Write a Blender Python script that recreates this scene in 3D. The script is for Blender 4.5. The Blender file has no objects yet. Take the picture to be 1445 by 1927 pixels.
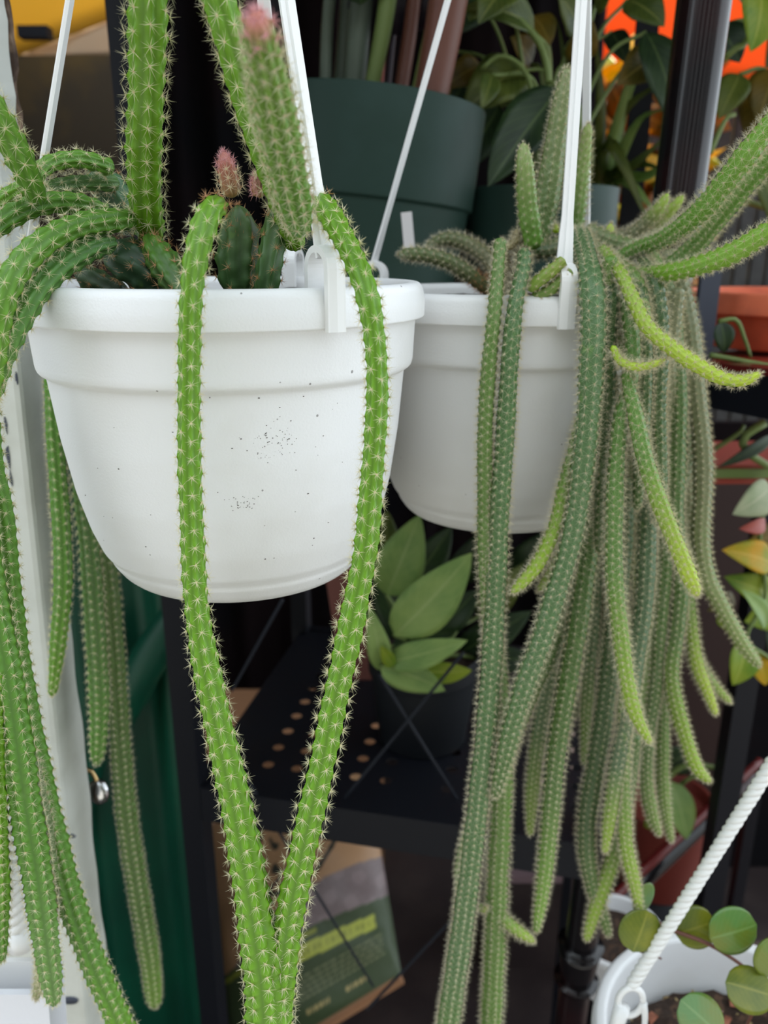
import bpy, math, random
import numpy as np
from mathutils import Vector
random.seed(7); rng = np.random.default_rng(7)
SC = bpy.context.scene
# ------------------------------------------------------------------ camera
F = 1500.0; TH = math.radians(18); CAMZ = 1.45
cam_d = bpy.data.cameras.new('camera'); cam = bpy.data.objects.new('camera', cam_d)
SC.collection.objects.link(cam); SC.camera = cam
cam.location = (0, 0, CAMZ); cam.rotation_euler = (math.radians(72), 0, 0)
cam_d.sensor_fit = 'VERTICAL'; cam_d.sensor_height = 24; cam_d.lens = F / 1927 * 24
cam_d.clip_start = 0.02; cam_d.clip_end = 60
cam_d.dof.use_dof = True; cam_d.dof.focus_distance = 0.345; cam_d.dof.aperture_fstop = 6.4
# ------------------------------------------------------------------ world, lights, exposure
w = bpy.data.worlds.new('sky'); SC.world = w; w.use_nodes = True
bg = w.node_tree.nodes['Background']; bg.inputs[0].default_value = (0.84, 0.93, 1.0, 1); bg.inputs[1].default_value = 1.0
SC.view_settings.view_transform = 'Standard'; SC.view_settings.look = 'None'
SC.view_settings.gamma = 1; SC.view_settings.use_curve_mapping = False
SC.view_settings.exposure = 1.30
SC.cycles.use_denoising = True
SC.cycles.max_bounces = 6; SC.cycles.transparent_max_bounces = 4; SC.cycles.caustics_reflective = False; SC.cycles.caustics_refractive = False
sd = bpy.data.lights.new('sun', 'SUN'); so = bpy.data.objects.new('sun', sd); SC.collection.objects.link(so)
sd.energy = 5.0; sd.angle = math.radians(3); sd.color = (1, 0.93, 0.82)
so.rotation_euler = Vector((-0.28, -0.22, -1)).to_track_quat('-Z', 'Y').to_euler()

# ------------------------------------------------------------------ helpers
C = SC.collection
cT, sT = math.cos(TH), math.sin(TH)
def PT(px, py, Y):
    dx = (px - 722.5) / F; dy = (963.5 - py) / F
    d = np.array([dx, cT + dy * sT, -sT + dy * cT]); t = Y / d[1]
    return d * t + np.array([0, 0, CAMZ]), t
def P(px, py, Y): return PT(px, py, Y)[0]
def PZ(px, py, z):
    dx = (px - 722.5) / F; dy = (963.5 - py) / F
    d = np.array([dx, cT + dy * sT, -sT + dy * cT]); t = (z - CAMZ) / d[2]
    return d * t + np.array([0, 0, CAMZ])
def nrm(v): v = np.asarray(v, float); return v / (np.linalg.norm(v) + 1e-12)

def thing(name, loc, label, cat, group=None):
    o = bpy.data.objects.new(name, None); C.objects.link(o); o.location = tuple(loc); o.empty_display_size = .02
    o['label'] = label; o['category'] = cat
    if group: o['group'] = group
    return o
def mk(name, V, Fs, mats, parent=None, col=None, midx=None, smooth=True, uv=None, label=None, kind=None, root=None):
    """one mesh object; V world coordinates; Fs list of face-index arrays (each of one size)"""
    V = np.asarray(V, float)
    loc = np.zeros(3)
    if parent is not None:
        r = parent
        while r.parent is not None: r = r.parent
        loc = np.array(r.location)
    me = bpy.data.meshes.new(name)
    if not isinstance(Fs, list): Fs = [Fs]
    Fs = [np.asarray(f, np.int32) for f in Fs if len(f)]
    me.vertices.add(len(V)); me.vertices.foreach_set('co', (V - loc).astype(np.float32).ravel())
    nl = sum(f.size for f in Fs); nf = sum(len(f) for f in Fs)
    me.loops.add(nl); me.loops.foreach_set('vertex_index', np.concatenate([f.ravel() for f in Fs]))
    me.polygons.add(nf)
    sizes = np.concatenate([np.full(len(f), f.shape[1], np.int32) for f in Fs])
    st = np.zeros(nf, np.int32); st[1:] = np.cumsum(sizes)[:-1]
    me.polygons.foreach_set('loop_start', st)
    if not isinstance(mats, (list, tuple)): mats = [mats]
    for m in mats: me.materials.append(m)
    if midx is not None: me.polygons.foreach_set('material_index', np.asarray(midx, np.int32))
    me.update(calc_edges=True)
    me.polygons.foreach_set('use_smooth', np.full(nf, smooth))
    if col is not None:
        a = me.color_attributes.new('col', 'FLOAT_COLOR', 'POINT')
        c4 = np.ones((len(V), 4), np.float32); c4[:, :3] = col; a.data.foreach_set('color', c4.ravel())
    if uv is not None:
        lay = me.uv_layers.new(name='UVMap'); vi = np.concatenate([f.ravel() for f in Fs])
        lay.data.foreach_set('uv', np.asarray(uv, np.float32)[vi].ravel())
    me.validate()
    o = bpy.data.objects.new(name, me); C.objects.link(o)
    if parent is not None: o.parent = parent
    if label: o['label'] = label
    if kind: o['kind'] = kind
    return o
def tag(o, label, cat, group=None, kind=None):
    o['label'] = label; o['category'] = cat
    if group: o['group'] = group
    if kind: o['kind'] = kind
    return o
def structure(o, label=None):
    o['kind'] = 'structure'
    if label: o['label'] = label; o['category'] = o.name.split('_')[0]
    return o
class MB:
    """collects shapes for one mesh"""
    def __init__(s): s.V = []; s.Q = []; s.T = []; s.n = 0
    def add(s, V, Q=None, T=None):
        s.V.append(np.asarray(V, float))
        if Q is not None and len(Q): s.Q.append(np.asarray(Q) + s.n)
        if T is not None and len(T): s.T.append(np.asarray(T) + s.n)
        s.n += len(V); return s
    def box(s, c, size, ax=None):
        c = np.asarray(c, float); h = np.asarray(size, float) / 2
        ax = np.eye(3) if ax is None else np.asarray(ax)
        V = [c + ax[0]*h[0]*i + ax[1]*h[1]*j + ax[2]*h[2]*k for k in (-1, 1) for j in (-1, 1) for i in (-1, 1)]
        return s.add(V, [(0,2,3,1),(4,5,7,6),(0,1,5,4),(2,6,7,3),(0,4,6,2),(1,3,7,5)])
    def tube(s, pts, rad, n=10, cap=True):
        V, Q, T = tube_geo(pts, rad, n, cap); return s.add(V, Q, T)
    def build(s, name, mats, parent=None, **k):
        return mk(name, np.concatenate(s.V), [x for x in [np.concatenate(s.Q) if s.Q else [], np.concatenate(s.T) if s.T else []]], mats, parent, **k)
def frames(pts):
    pts = np.asarray(pts, float); n = len(pts)
    t = np.gradient(pts, axis=0); t /= np.linalg.norm(t, axis=1)[:, None] + 1e-12
    a = np.array([0, 0, 1.]) if abs(t[0][2]) < .9 else np.array([0, 1., 0])
    N = np.zeros_like(pts); N[0] = nrm(np.cross(t[0], a))
    for i in range(1, n):
        v = N[i-1] - t[i] * np.dot(N[i-1], t[i]); N[i] = v / (np.linalg.norm(v) + 1e-12)
    return t, N, np.cross(t, N)
def tube_geo(pts, rad, n=10, cap=True):
    pts = np.asarray(pts, float); m = len(pts); rad = np.broadcast_to(np.asarray(rad, float), (m,))
    t, N, B = frames(pts)
    a = np.arange(n) * 2 * math.pi / n
    V = pts[:, None] + rad[:, None, None] * (np.cos(a)[None, :, None] * N[:, None] + np.sin(a)[None, :, None] * B[:, None])
    V = V.reshape(-1, 3)
    i, j = np.meshgrid(np.arange(m-1), np.arange(n), indexing='ij'); j2 = (j+1) % n
    Q = np.stack([i*n+j, i*n+j2, (i+1)*n+j2, (i+1)*n+j], -1).reshape(-1, 4)
    T = []
    if cap:
        V = np.concatenate([V, pts[:1], pts[-1:]]); c0 = m*n; c1 = c0+1
        jj = np.arange(n); k = (jj+1) % n
        T = np.concatenate([np.stack([np.full(n, c0), k, jj], 1), np.stack([np.full(n, c1), (m-1)*n+jj, (m-1)*n+k], 1)])
    return V, Q, T
def catmull(K, step):
    """K rows of control values (first three = position) -> resampled with even spacing step"""
    K = np.asarray(K, float)
    K2 = np.vstack([2*K[0]-K[1], K, 2*K[-1]-K[-2]]); out = []
    for i in range(1, len(K2)-2):
        p0, p1, p2, p3 = K2[i-1:i+3]
        for u in np.linspace(0, 1, 24, endpoint=False):
            out.append(.5*((2*p1)+(-p0+p2)*u+(2*p0-5*p1+4*p2-p3)*u*u+(-p0+3*p1-3*p2+p3)*u**3))
    out.append(K[-1]); out = np.array(out)
    s = np.concatenate([[0], np.cumsum(np.linalg.norm(np.diff(out[:, :3], axis=0), axis=1))])
    m = max(6, int(s[-1] / step) + 1); q = np.linspace(0, s[-1], m)
    return np.stack([np.interp(q, s, out[:, k]) for k in range(out.shape[1])], 1), s[-1]
def lathe(prof, c, n=96, closed=False, ax=None):
    prof = np.asarray(prof, float); m = len(prof); a = np.arange(n)*2*math.pi/n
    V = np.stack([prof[:, None, 0]*np.sin(a), -prof[:, None, 0]*np.cos(a), np.broadcast_to(prof[:, None, 1], (m, n))], -1).reshape(-1, 3) + np.asarray(c)
    i, j = np.meshgrid(np.arange(m-1), np.arange(n), indexing='ij'); j2 = (j+1) % n
    Q = np.stack([i*n+j, (i+1)*n+j, (i+1)*n+j2, i*n+j2], -1).reshape(-1, 4)
    return V, Q
def rounded(prof, r=.0012, k=4):
    """round the corners of a profile polyline"""
    prof = [np.array(p, float) for p in prof]; out = [prof[0]]
    for i in range(1, len(prof)-1):
        a, b, c = prof[i-1], prof[i], prof[i+1]
        rr = min(r, np.linalg.norm(a-b)*.45, np.linalg.norm(c-b)*.45)
        p, q = b + nrm(a-b)*rr, b + nrm(c-b)*rr
        for u in np.linspace(0, 1, k+1): out.append((1-u)**2*p + 2*u*(1-u)*b + u*u*q)
    out.append(prof[-1]); return np.array(out)

# ------------------------------------------------------------------ materials
def srgb(r, g, b):
    f = lambda c: (c/255/12.92 if c/255 <= .04045 else ((c/255+.055)/1.055)**2.4); return (f(r), f(g), f(b))
def mat(name, color, rough=.5, metal=0, spec=.5, noise=None, bump=None, attr=False, trans=0, coat=0, sss=0):
    """noise = (scale, colour2, lo, hi); bump = (scale, strength, distance)"""
    m = bpy.data.materials.new(name); m.use_nodes = True; nt = m.node_tree; nd = nt.nodes; L = nt.links
    b = nd['Principled BSDF']; out = nd['Material Output']
    b.inputs['Base Color'].default_value = (*color, 1); b.inputs['Roughness'].default_value = rough
    b.inputs['Metallic'].default_value = metal; b.inputs['Specular IOR Level'].default_value = spec
    b.inputs['Coat Weight'].default_value = coat
    if sss: b.inputs['Subsurface Weight'].default_value = sss; b.inputs['Subsurface Radius'].default_value = (.6, 1, .3); b.inputs['Subsurface Scale'].default_value = .004
    src = None
    if attr:
        a = nd.new('ShaderNodeVertexColor'); a.layer_name = 'col'; src = a.outputs[0]
    tc = nd.new('ShaderNodeTexCoord')
    if noise:
        n = nd.new('ShaderNodeTexNoise'); n.inputs['Scale'].default_value = noise[0]; n.inputs['Detail'].default_value = 5
        L.new(tc.outputs['Object'], n.inputs['Vector'])
        mr = nd.new('ShaderNodeMapRange'); mr.inputs[1].default_value = noise[2]; mr.inputs[2].default_value = noise[3]
        L.new(n.outputs[0], mr.inputs[0])
        mx = nd.new('ShaderNodeMix'); mx.data_type = 'RGBA'; L.new(mr.outputs[0], mx.inputs[0])
        if src: L.new(src, mx.inputs[6])
        else: mx.inputs[6].default_value = (*color, 1)
        mx.inputs[7].default_value = (*noise[1], 1); src = mx.outputs[2]
    if src: L.new(src, b.inputs['Base Color'])
    if bump:
        n2 = nd.new('ShaderNodeTexNoise'); n2.inputs['Scale'].default_value = bump[0]; n2.inputs['Detail'].default_value = 3
        L.new(tc.outputs['Object'], n2.inputs['Vector'])
        bp = nd.new('ShaderNodeBump'); bp.inputs['Strength'].default_value = bump[1]; bp.inputs['Distance'].default_value = bump[2]
        L.new(n2.outputs[0], bp.inputs['Height']); L.new(bp.outputs[0], b.inputs['Normal'])
    if trans:
        t = nd.new('ShaderNodeBsdfTranslucent'); ms = nd.new('ShaderNodeMixShader'); ms.inputs[0].default_value = trans
        if src: L.new(src, t.inputs[0])
        else: t.inputs[0].default_value = (*color, 1)
        L.new(b.outputs[0], ms.inputs[1]); L.new(t.outputs[0], ms.inputs[2]); L.new(ms.outputs[0], out.inputs[0])
    m['p'] = 1
    return m
def leafmat(name, c1, c2, vein, trans=.25, rough=.42, gloss=.4, scale=25):
    m = mat(name, c1, rough, spec=gloss, noise=(scale, c2, .4, .62), trans=trans)
    nt = m.node_tree; nd = nt.nodes; L = nt.links; b = nd['Principled BSDF']
    uv = nd.new('ShaderNodeUVMap'); uv.uv_map = 'UVMap'; sp = nd.new('ShaderNodeSeparateXYZ'); L.new(uv.outputs[0], sp.inputs[0])
    ab = nd.new('ShaderNodeMath'); ab.operation = 'ABSOLUTE'; L.new(sp.outputs[1], ab.inputs[0])
    lt = nd.new('ShaderNodeMapRange'); lt.inputs[1].default_value = .03; lt.inputs[2].default_value = .08; lt.inputs[3].default_value = .7; lt.inputs[4].default_value = 0
    L.new(ab.outputs[0], lt.inputs[0])
    s1 = nd.new('ShaderNodeMath'); s1.operation = 'SUBTRACT'; L.new(sp.outputs[0], s1.inputs[0])
    m5 = nd.new('ShaderNodeMath'); m5.operation = 'MULTIPLY'; m5.inputs[1].default_value = .35; L.new(ab.outputs[0], m5.inputs[0]); L.new(m5.outputs[0], s1.inputs[1])
    fr = nd.new('ShaderNodeMath'); fr.operation = 'SINE'; m6 = nd.new('ShaderNodeMath'); m6.operation = 'MULTIPLY'; m6.inputs[1].default_value = 52
    L.new(s1.outputs[0], m6.inputs[0]); L.new(m6.outputs[0], fr.inputs[0])
    l2 = nd.new('ShaderNodeMapRange'); l2.inputs[1].default_value = .9; l2.inputs[2].default_value = 1; l2.inputs[3].default_value = 0; l2.inputs[4].default_value = .3
    L.new(fr.outputs[0], l2.inputs[0])
    mxm = nd.new('ShaderNodeMath'); mxm.operation = 'MAXIMUM'; L.new(lt.outputs[0], mxm.inputs[0]); L.new(l2.outputs[0], mxm.inputs[1])
    old = b.inputs['Base Color'].links[0].from_socket
    mx = nd.new('ShaderNodeMix'); mx.data_type = 'RGBA'; L.new(mxm.outputs[0], mx.inputs[0]); L.new(old, mx.inputs[6]); mx.inputs[7].default_value = (*vein, 1)
    L.new(mx.outputs[2], b.inputs['Base Color'])
    for n in nd:
        if n.type == 'BSDF_TRANSLUCENT': L.new(mx.outputs[2], n.inputs[0])
    return m
M = {}
def whiteplastic(name, base, dirt):
    m = mat(name, base, .42, spec=.45, noise=(9, dirt, .52, .8), bump=(900, .22, .0006))
    nt = m.node_tree; nd = nt.nodes; L = nt.links; b = nd['Principled BSDF']
    tc = nd.new('ShaderNodeTexCoord')
    v = nd.new('ShaderNodeTexVoronoi'); v.inputs['Scale'].default_value = 75; L.new(tc.outputs['Object'], v.inputs['Vector'])
    n = nd.new('ShaderNodeTexNoise'); n.inputs['Scale'].default_value = 300; L.new(tc.outputs['Object'], n.inputs['Vector'])
    ad = nd.new('ShaderNodeMath'); ad.operation = 'MULTIPLY_ADD'; ad.inputs[1].default_value = .10; L.new(n.outputs[0], ad.inputs[0]); L.new(v.outputs['Distance'], ad.inputs[2])
    mr = nd.new('ShaderNodeMapRange'); mr.inputs[1].default_value = .085; mr.inputs[2].default_value = .10; mr.inputs[3].default_value = .75; mr.inputs[4].default_value = 0
    L.new(ad.outputs[0], mr.inputs[0])
    # only some cells carry a fleck
    cs = nd.new('ShaderNodeSeparateColor'); L.new(v.outputs['Color'], cs.inputs[0])
    gt = nd.new('ShaderNodeMath'); gt.operation = 'GREATER_THAN'; gt.inputs[1].default_value = .55; L.new(cs.outputs[0], gt.inputs[0])
    mu = nd.new('ShaderNodeMath'); mu.operation = 'MULTIPLY'; L.new(mr.outputs[0], mu.inputs[0]); L.new(gt.outputs[0], mu.inputs[1])
    old = b.inputs['Base Color'].links[0].from_socket
    mx = nd.new('ShaderNodeMix'); mx.data_type = 'RGBA'; L.new(mu.outputs[0], mx.inputs[0]); L.new(old, mx.inputs[6]); mx.inputs[7].default_value = (.13, .12, .11, 1)
    L.new(mx.outputs[2], b.inputs['Base Color'])
    return m
M['pot'] = whiteplastic('white_pot_plastic', (.83, .835, .84), (.70, .69, .66))
M['pot2'] = whiteplastic('white_pot_plastic_worn', (.76, .76, .75), (.64, .62, .58))
M['strap'] = mat('white_strap_plastic', (.82, .82, .81), .35, bump=(200, .1, .0004))
M['rope'] = mat('white_rope', (.80, .80, .78), .6, bump=(600, .3, .0004))
M['stem'] = mat('cactus_skin', (.2, .4, .08), .42, spec=.45, attr=True, noise=(120, (.13, .26, .05), .62, .85), bump=(420, .15, .0005), sss=.0)
M['spine'] = mat('cactus_spines', (.88, .82, .60), .5, trans=.3)
M['spine_rust'] = mat('cactus_spines_rust', (.55, .30, .14), .5, trans=.2)
M['spine_pink'] = mat('cactus_spines_pink', (.85, .50, .52), .5, trans=.3)
M['spine_pale'] = mat('cactus_spines_pale', (.80, .74, .56), .5, trans=.35)
M['areole'] = mat('areole_felt', (.62, .45, .20), .8)
M['soil'] = mat('potting_soil', (.035, .02, .013), .95, noise=(140, (.11, .06, .035), .5, .65), bump=(160, 1, .004))
M['black'] = mat('black_powder_coat', (.006, .007, .011), .5, spec=.25, bump=(500, .1, .0003))
M['blackpole'] = mat('black_gloss_pole', (.006, .005, .006), .14, spec=.45, noise=(6, (.03, .006, .006), .5, .75))
M['slate'] = mat('slate_grey_metal', srgb(62, 68, 82), .45)
M['wire'] = mat('dull_black_wire', srgb(36, 39, 46), .6, spec=.2)
M['oxblood'] = mat('oxblood_paint', srgb(95, 30, 28), .25)
M['greenpot'] = mat('green_nursery_plastic', srgb(36, 60, 52), .55, spec=.3, noise=(14, srgb(44, 68, 62), .45, .7))
M['blackpot'] = mat('black_nursery_plastic', (.008, .0095, .012), .55, spec=.25)
M['terra'] = mat('terracotta', (.86, .20, .09), .6, noise=(30, (.62, .14, .07), .4, .7))  # base colour brightened to stand in for sunlight on the shaded pot
M['redtray'] = mat('red_plastic_tray', srgb(150, 55, 38), .45)
M['post'] = mat('post_paint', srgb(212, 214, 206), .6, noise=(22, srgb(196, 198, 188), .45, .7), bump=(60, .25, .002))
M['wood'] = mat('bare_wood', srgb(142, 118, 98), .85, noise=(70, srgb(60, 44, 34), .35, .6), bump=(120, .8, .002))
M['tarp'] = mat('green_tarp', srgb(4, 84, 60), .45, noise=(5, srgb(3, 70, 52), .4, .6), trans=.15)
M['orange'] = mat('orange_canopy', (1.0, .19, .008), .7, trans=.6)
M['yellow'] = mat('yellow_awning', (.66, .46, .09), .7, trans=.6)
M['cream'] = mat('cream_valance', (.62, .48, .34), .7, trans=.45)
M['wall'] = mat('dark_wall', (.030, .022, .012), .85, noise=(2.5, (.10, .062, .012), .5, .75))
M['charcoal'] = mat('charcoal_curtain', (.005, .005, .0065), .9, spec=.1, noise=(4, (.010, .006, .007), .4, .6))
M['roof'] = mat('canopy_roof', (.05, .045, .04), .8)
M['floor'] = mat('brown_floor', (.018, .009, .009), .7, noise=(9, (.035, .022, .02), .45, .7), bump=(90, .4, .003))
M['street'] = mat('street_paving', (.22, .22, .21), .85, noise=(3, (.16, .16, .155), .4, .7))
M['facade'] = mat('facade_render', (.33, .335, .34), .85, noise=(2, (.26, .26, .26), .4, .7))
M['slat'] = mat('grey_slat', (.035, .035, .034), .6, noise=(20, (.02, .019, .018), .4, .6))
M['card'] = mat('cardboard', srgb(176, 128, 92), .85, bump=(40, .2, .002))
M['pinkgrey'] = mat('mauve_box', srgb(120, 98, 102), .7)
M['metal'] = mat('bright_metal', (.75, .75, .76), .18, metal=1)
M['brass'] = mat('brass', (.75, .52, .25), .3, metal=1)
M['tagw'] = mat('plant_tag', (.75, .72, .72), .5)
M['magenta'] = mat('magenta_petal', (.45, .01, .16), .5, trans=.2)
M['cloth'] = mat('white_plastic_face', (.78, .79, .84), .5, bump=(700, .3, .0006))
M['bark'] = mat('bark_chip', srgb(178, 112, 86), .8, noise=(60, srgb(120, 70, 50), .4, .6))
M['grit'] = mat('soil_grit', srgb(150, 130, 90), .8)
M['bag'] = mat('printed_bag', (.5, .5, .5), .38, attr=True, bump=(22, .5, .006))
G = srgb
M['leaf_dark'] = leafmat('leaf_dark_green', G(44, 66, 34), G(30, 50, 28), G(88, 108, 62), rough=.4)
M['leaf_mid'] = leafmat('leaf_mid_green', G(96, 108, 40), G(70, 88, 34), G(140, 146, 74), rough=.4)
M['leaf_olive'] = leafmat('leaf_olive_gold', G(128, 104, 30), G(88, 82, 26), G(160, 140, 66), trans=.4)
M['leaf_calla'] = leafmat('leaf_sage', G(146, 172, 96), G(122, 154, 82), G(164, 184, 116), rough=.45)
M['leaf_gold'] = leafmat('leaf_gold', G(176, 104, 16), G(120, 84, 16), G(196, 140, 50), trans=.5)
M['leaf_yellow'] = leafmat('leaf_yellow', G(225, 176, 30), G(170, 175, 40), G(235, 205, 90), trans=.45)
M['leaf_lime'] = leafmat('leaf_lime', G(150, 168, 44), G(110, 148, 40), G(190, 196, 90), trans=.4)
M['leaf_pale'] = leafmat('leaf_pale', G(176, 184, 148), G(140, 160, 118), G(200, 200, 170), trans=.2)
M['leaf_coin'] = leafmat('leaf_coin', G(86, 128, 58), G(110, 122, 40), G(120, 150, 84), trans=.12, rough=.28, gloss=.6, scale=40)
M['leaf_coin2'] = leafmat('leaf_coin_olive', G(130, 134, 32), G(98, 112, 30), G(150, 150, 60), trans=.2, rough=.3, gloss=.6, scale=40)
M['leaf_purple'] = leafmat('leaf_purple', G(38, 30, 40), G(28, 24, 34), G(60, 50, 60), trans=.1)
M['petiole'] = mat('petiole_green', G(116, 136, 72), .45, trans=.15)
M['petiole_red'] = mat('petiole_brown', G(104, 62, 48), .5)
M['petiole_grey'] = mat('petiole_grey_green', G(88, 100, 84), .5)
M['petiole_rust'] = mat('petiole_rust', G(150, 52, 30), .5)

# ------------------------------------------------------------------ leaf
def leaf(parent, p0, p1, width, m, bend=.12, fold=.18, shape='ovate', face=None, twist=0, name='leaf', th=.0006, nu=12, nv=3, wavy=0):
    p0 = np.asarray(p0, float); p1 = np.asarray(p1, float); ax = p1 - p0; L = np.linalg.norm(ax); ax = ax / L
    face = nrm([0, -1, .35]) if face is None else nrm(face)
    n = nrm(face - ax*np.dot(face, ax)); s = nrm(np.cross(ax, n))
    if twist: c, q = math.cos(twist), math.sin(twist); n, s = n*c + s*q, s*c - n*q
    u = np.linspace(0, 1, nu+1); v = np.linspace(-1, 1, 2*nv+1)
    if shape == 'ovate': wd = np.sin(math.pi*np.clip(u, 0, 1)**.75)**.8
    elif shape == 'lance': wd = np.sin(math.pi*u**.9)**.9
    elif shape == 'strap': wd = np.clip(np.minimum(1, u*8+.4), 0, 1)*np.clip((1-u)*3, 0, 1)**.6
    else: wd = np.sqrt(np.clip(1-(2*u-1)**2, 0, 1))
    wd = wd*width/2 + 1e-5
    U, Vv = np.meshgrid(u, v, indexing='ij'); W = np.broadcast_to(wd[:, None], U.shape)
    ctr = p0 + ax*(U*L)[..., None] + n*(bend*L*4*U*(1-U))[..., None]
    pts = ctr + s*(Vv*W)[..., None] + n*(fold*np.abs(Vv)*W + wavy*W*np.sin(U*17+Vv*2)*np.abs(Vv))[..., None]
    a = pts.reshape(-1, 3); nrmv = n*th
    V = np.concatenate([a + nrmv/2, a - nrmv/2]); c = 2*nv+1; N = len(a)
    i, j = np.meshgrid(np.arange(nu), np.arange(2*nv), indexing='ij')
    Q = np.stack([i*c+j, i*c+j+1, (i+1)*c+j+1, (i+1)*c+j], -1).reshape(-1, 4)
    E = []
    for i in range(nu):
        E += [(i*c, (i+1)*c, (i+1)*c+N, i*c+N), (i*c+c-1, i*c+c-1+N, (i+1)*c+c-1+N, (i+1)*c+c-1)]
    uv = np.stack([U.ravel(), Vv.ravel()], 1); uv = np.concatenate([uv, uv])
    return mk(name, V, [np.concatenate([Q, Q[:, ::-1] + N, np.array(E)])], m, parent, uv=uv)
def vine(parent, pts, r, m, name='petiole', n=8):
    K, _ = catmull([list(p) for p in pts], r*2.2); 
    rr = np.interp(np.linspace(0, 1, len(K)), [0, 1], [r, r*.75]) if np.isscalar(r) else r
    V, Q, T = tube_geo(K[:, :3], rr, n); return mk(name, V, [Q, T], m, parent)

# ------------------------------------------------------------------ cactus stem
def stem(parent, pts, nrib=8, sp=.0072, c0=(.16, .33, .05), c1=None, slen=.0042, ns=9, tip=True, base_cap=False,
         depth=.13, tub=.10, smat='spine', sr=.00011, rust=0, pinktip=False, label=None, name='stem', seg=4, rps=6, valley_shade=.72, centr=2, tipm=None, lie=.25, tilt0=1.0):
    """pts rows (px, py, Ydepth, width_px); last row is the growing tip when tip"""
    K = []
    lx, ly = pts[-1][:2]
    if not tip and not (0 < lx < 1445 and 0 < ly < 1927):  # runs on outside the frame, then ends in a grown tip
        a_, b_ = np.array(pts[-2], float), np.array(pts[-1], float); e_ = b_ + (b_-a_)*.8; e_[3] = b_[3]*.7
        pts = list(pts) + [tuple(e_)]; tip = True
    for px, py, Y, wpx in pts:
        q, t = PT(px, py, Y); K.append([*q, wpx/2/F*t])
    ds = sp/rps
    R, L = catmull(K, ds); pos = R[:, :3]; rad = R[:, 3].copy(); m = len(pos)
    s = np.linspace(0, L, m)
    Rt = rad[-1]*1.9 + 1e-6
    if tip:
        k = np.clip((L - s)/max(Rt, .004), 0, 1); rad = rad*np.sqrt(np.clip(1-(1-k)**2, .004, 1))
    k = np.clip(s/(rad[0]*.8 + 1e-6), 0, 1); rad = rad*np.sqrt(np.clip(1-(1-k)**2, .02, 1))
    t, N, B = frames(pos)
    nn = nrib*seg; a = np.arange(nn)*2*math.pi/nn + rng.uniform(0, 1)
    j = np.arange(nn); rib = (np.cos(2*math.pi*j/seg) + 1)/2
    ribi = np.round(j/seg).astype(int) % nrib
    phase = (ribi % 2)*.5
    cyc = (s[:, None]/sp + phase[None]) % 1.0
    # saw-like tubercle: rises slowly, falls fast past the areole
    up = np.where(cyc > .5, (cyc-.5)/.5, np.clip(1-cyc/.28, 0, 1)) ** 1.2
    rr = rad[:, None]*(1 - depth - tub + depth*rib[None] + tub*up*(rib[None]**1.0))
    nse = 1 + .03*np.sin(s*140 + rng.uniform(0, 6)) + .02*np.sin(s*410 + rng.uniform(0, 6)); rr = rr*nse[:, None]
    dirv = np.cos(a)[None, :, None]*N[:, None] + np.sin(a)[None, :, None]*B[:, None]
    V = (pos[:, None] + rr[..., None]*dirv)
    c0 = np.array(c0); c1 = c0 if c1 is None else np.array(c1)
    g = np.clip((s - (L-.10))/.10, 0, 1)**1.1 if L > .12 else np.clip(s/L, 0, 1)
    if tipm is not None: g = np.clip((s/L - tipm)/(1-tipm), 0, 1)
    col = c0[None]*(1-g[:, None]) + c1[None]*g[:, None]
    if rust: gb = np.clip(1 - s/rust, 0, 1)[:, None]; col = col*(1-gb*.7) + np.array([.10, .075, .035])*gb*.7
    col = col[:, None, :]*(valley_shade + (1-valley_shade)*(rib[None, :, None]*.6 + .7*up[..., None]*rib[None, :, None]))  # shade in the grooves between ribs is darkened into the skin colour
    if pinktip: gp = np.clip((s-(L-.007))/.005, 0, 1)[:, None, None]; col = col*(1-gp) + np.array([.55, .22, .18])*gp
    i, jj = np.meshgrid(np.arange(m-1), np.arange(nn), indexing='ij'); j2 = (jj+1) % nn
    Q = np.stack([i*nn+jj, i*nn+j2, (i+1)*nn+j2, (i+1)*nn+jj], -1).reshape(-1, 4)
    Vf = np.concatenate([V.reshape(-1, 3), pos[:1], pos[-1:] + t[-1:]*rad[-1]*.3]); cf = np.concatenate([col.reshape(-1, 3), col[:1, 0], col[-1:, 0]])
    e = np.arange(nn); e2 = (e+1) % nn; c_0 = m*nn
    T = np.concatenate([np.stack([np.full(nn, c_0), e2, e], 1), np.stack([np.full(nn, c_0+1), (m-1)*nn+e, (m-1)*nn+e2], 1)])
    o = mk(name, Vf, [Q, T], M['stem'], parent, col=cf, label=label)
    # areoles
    ii, jr = [], []
    for r_ in range(nrib):
        cy = (s/sp + (r_ % 2)*.5); kk = np.nonzero(np.floor(cy[1:]) > np.floor(cy[:-1]))[0] + 1
        ii.append(kk); jr.append(np.full(len(kk), r_*seg))
    ii = np.concatenate(ii); jr = np.concatenate(jr)
    ok = (s[ii] > .0015); ii = ii[ok]; jr = jr[ok]
    extra = None
    Pa = V[ii, jr]; Na = dirv[ii, jr]; Ta = t[ii]; Ba = np.cross(Na, Ta)
    sc = np.clip(rad[ii]/ (np.median(rad)+1e-9), .45, 1.1)
    n = len(ii); K_ = ns + centr
    Pa_ = np.repeat(Pa, K_, 0); Na_ = np.repeat(Na, K_, 0); Ta_ = np.repeat(Ta, K_, 0); Ba_ = np.repeat(Ba, K_, 0); sc_ = np.repeat(sc, K_)
    q = np.tile(np.arange(K_), n)
    ph = q*2*math.pi/ns + rng.uniform(-.35, .35, n*K_) + np.repeat(rng.uniform(0, 6, n), K_)
    tilt = np.where(q < ns, rng.uniform(tilt0, 1.4, n*K_), rng.uniform(.1, .5, n*K_))
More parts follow.
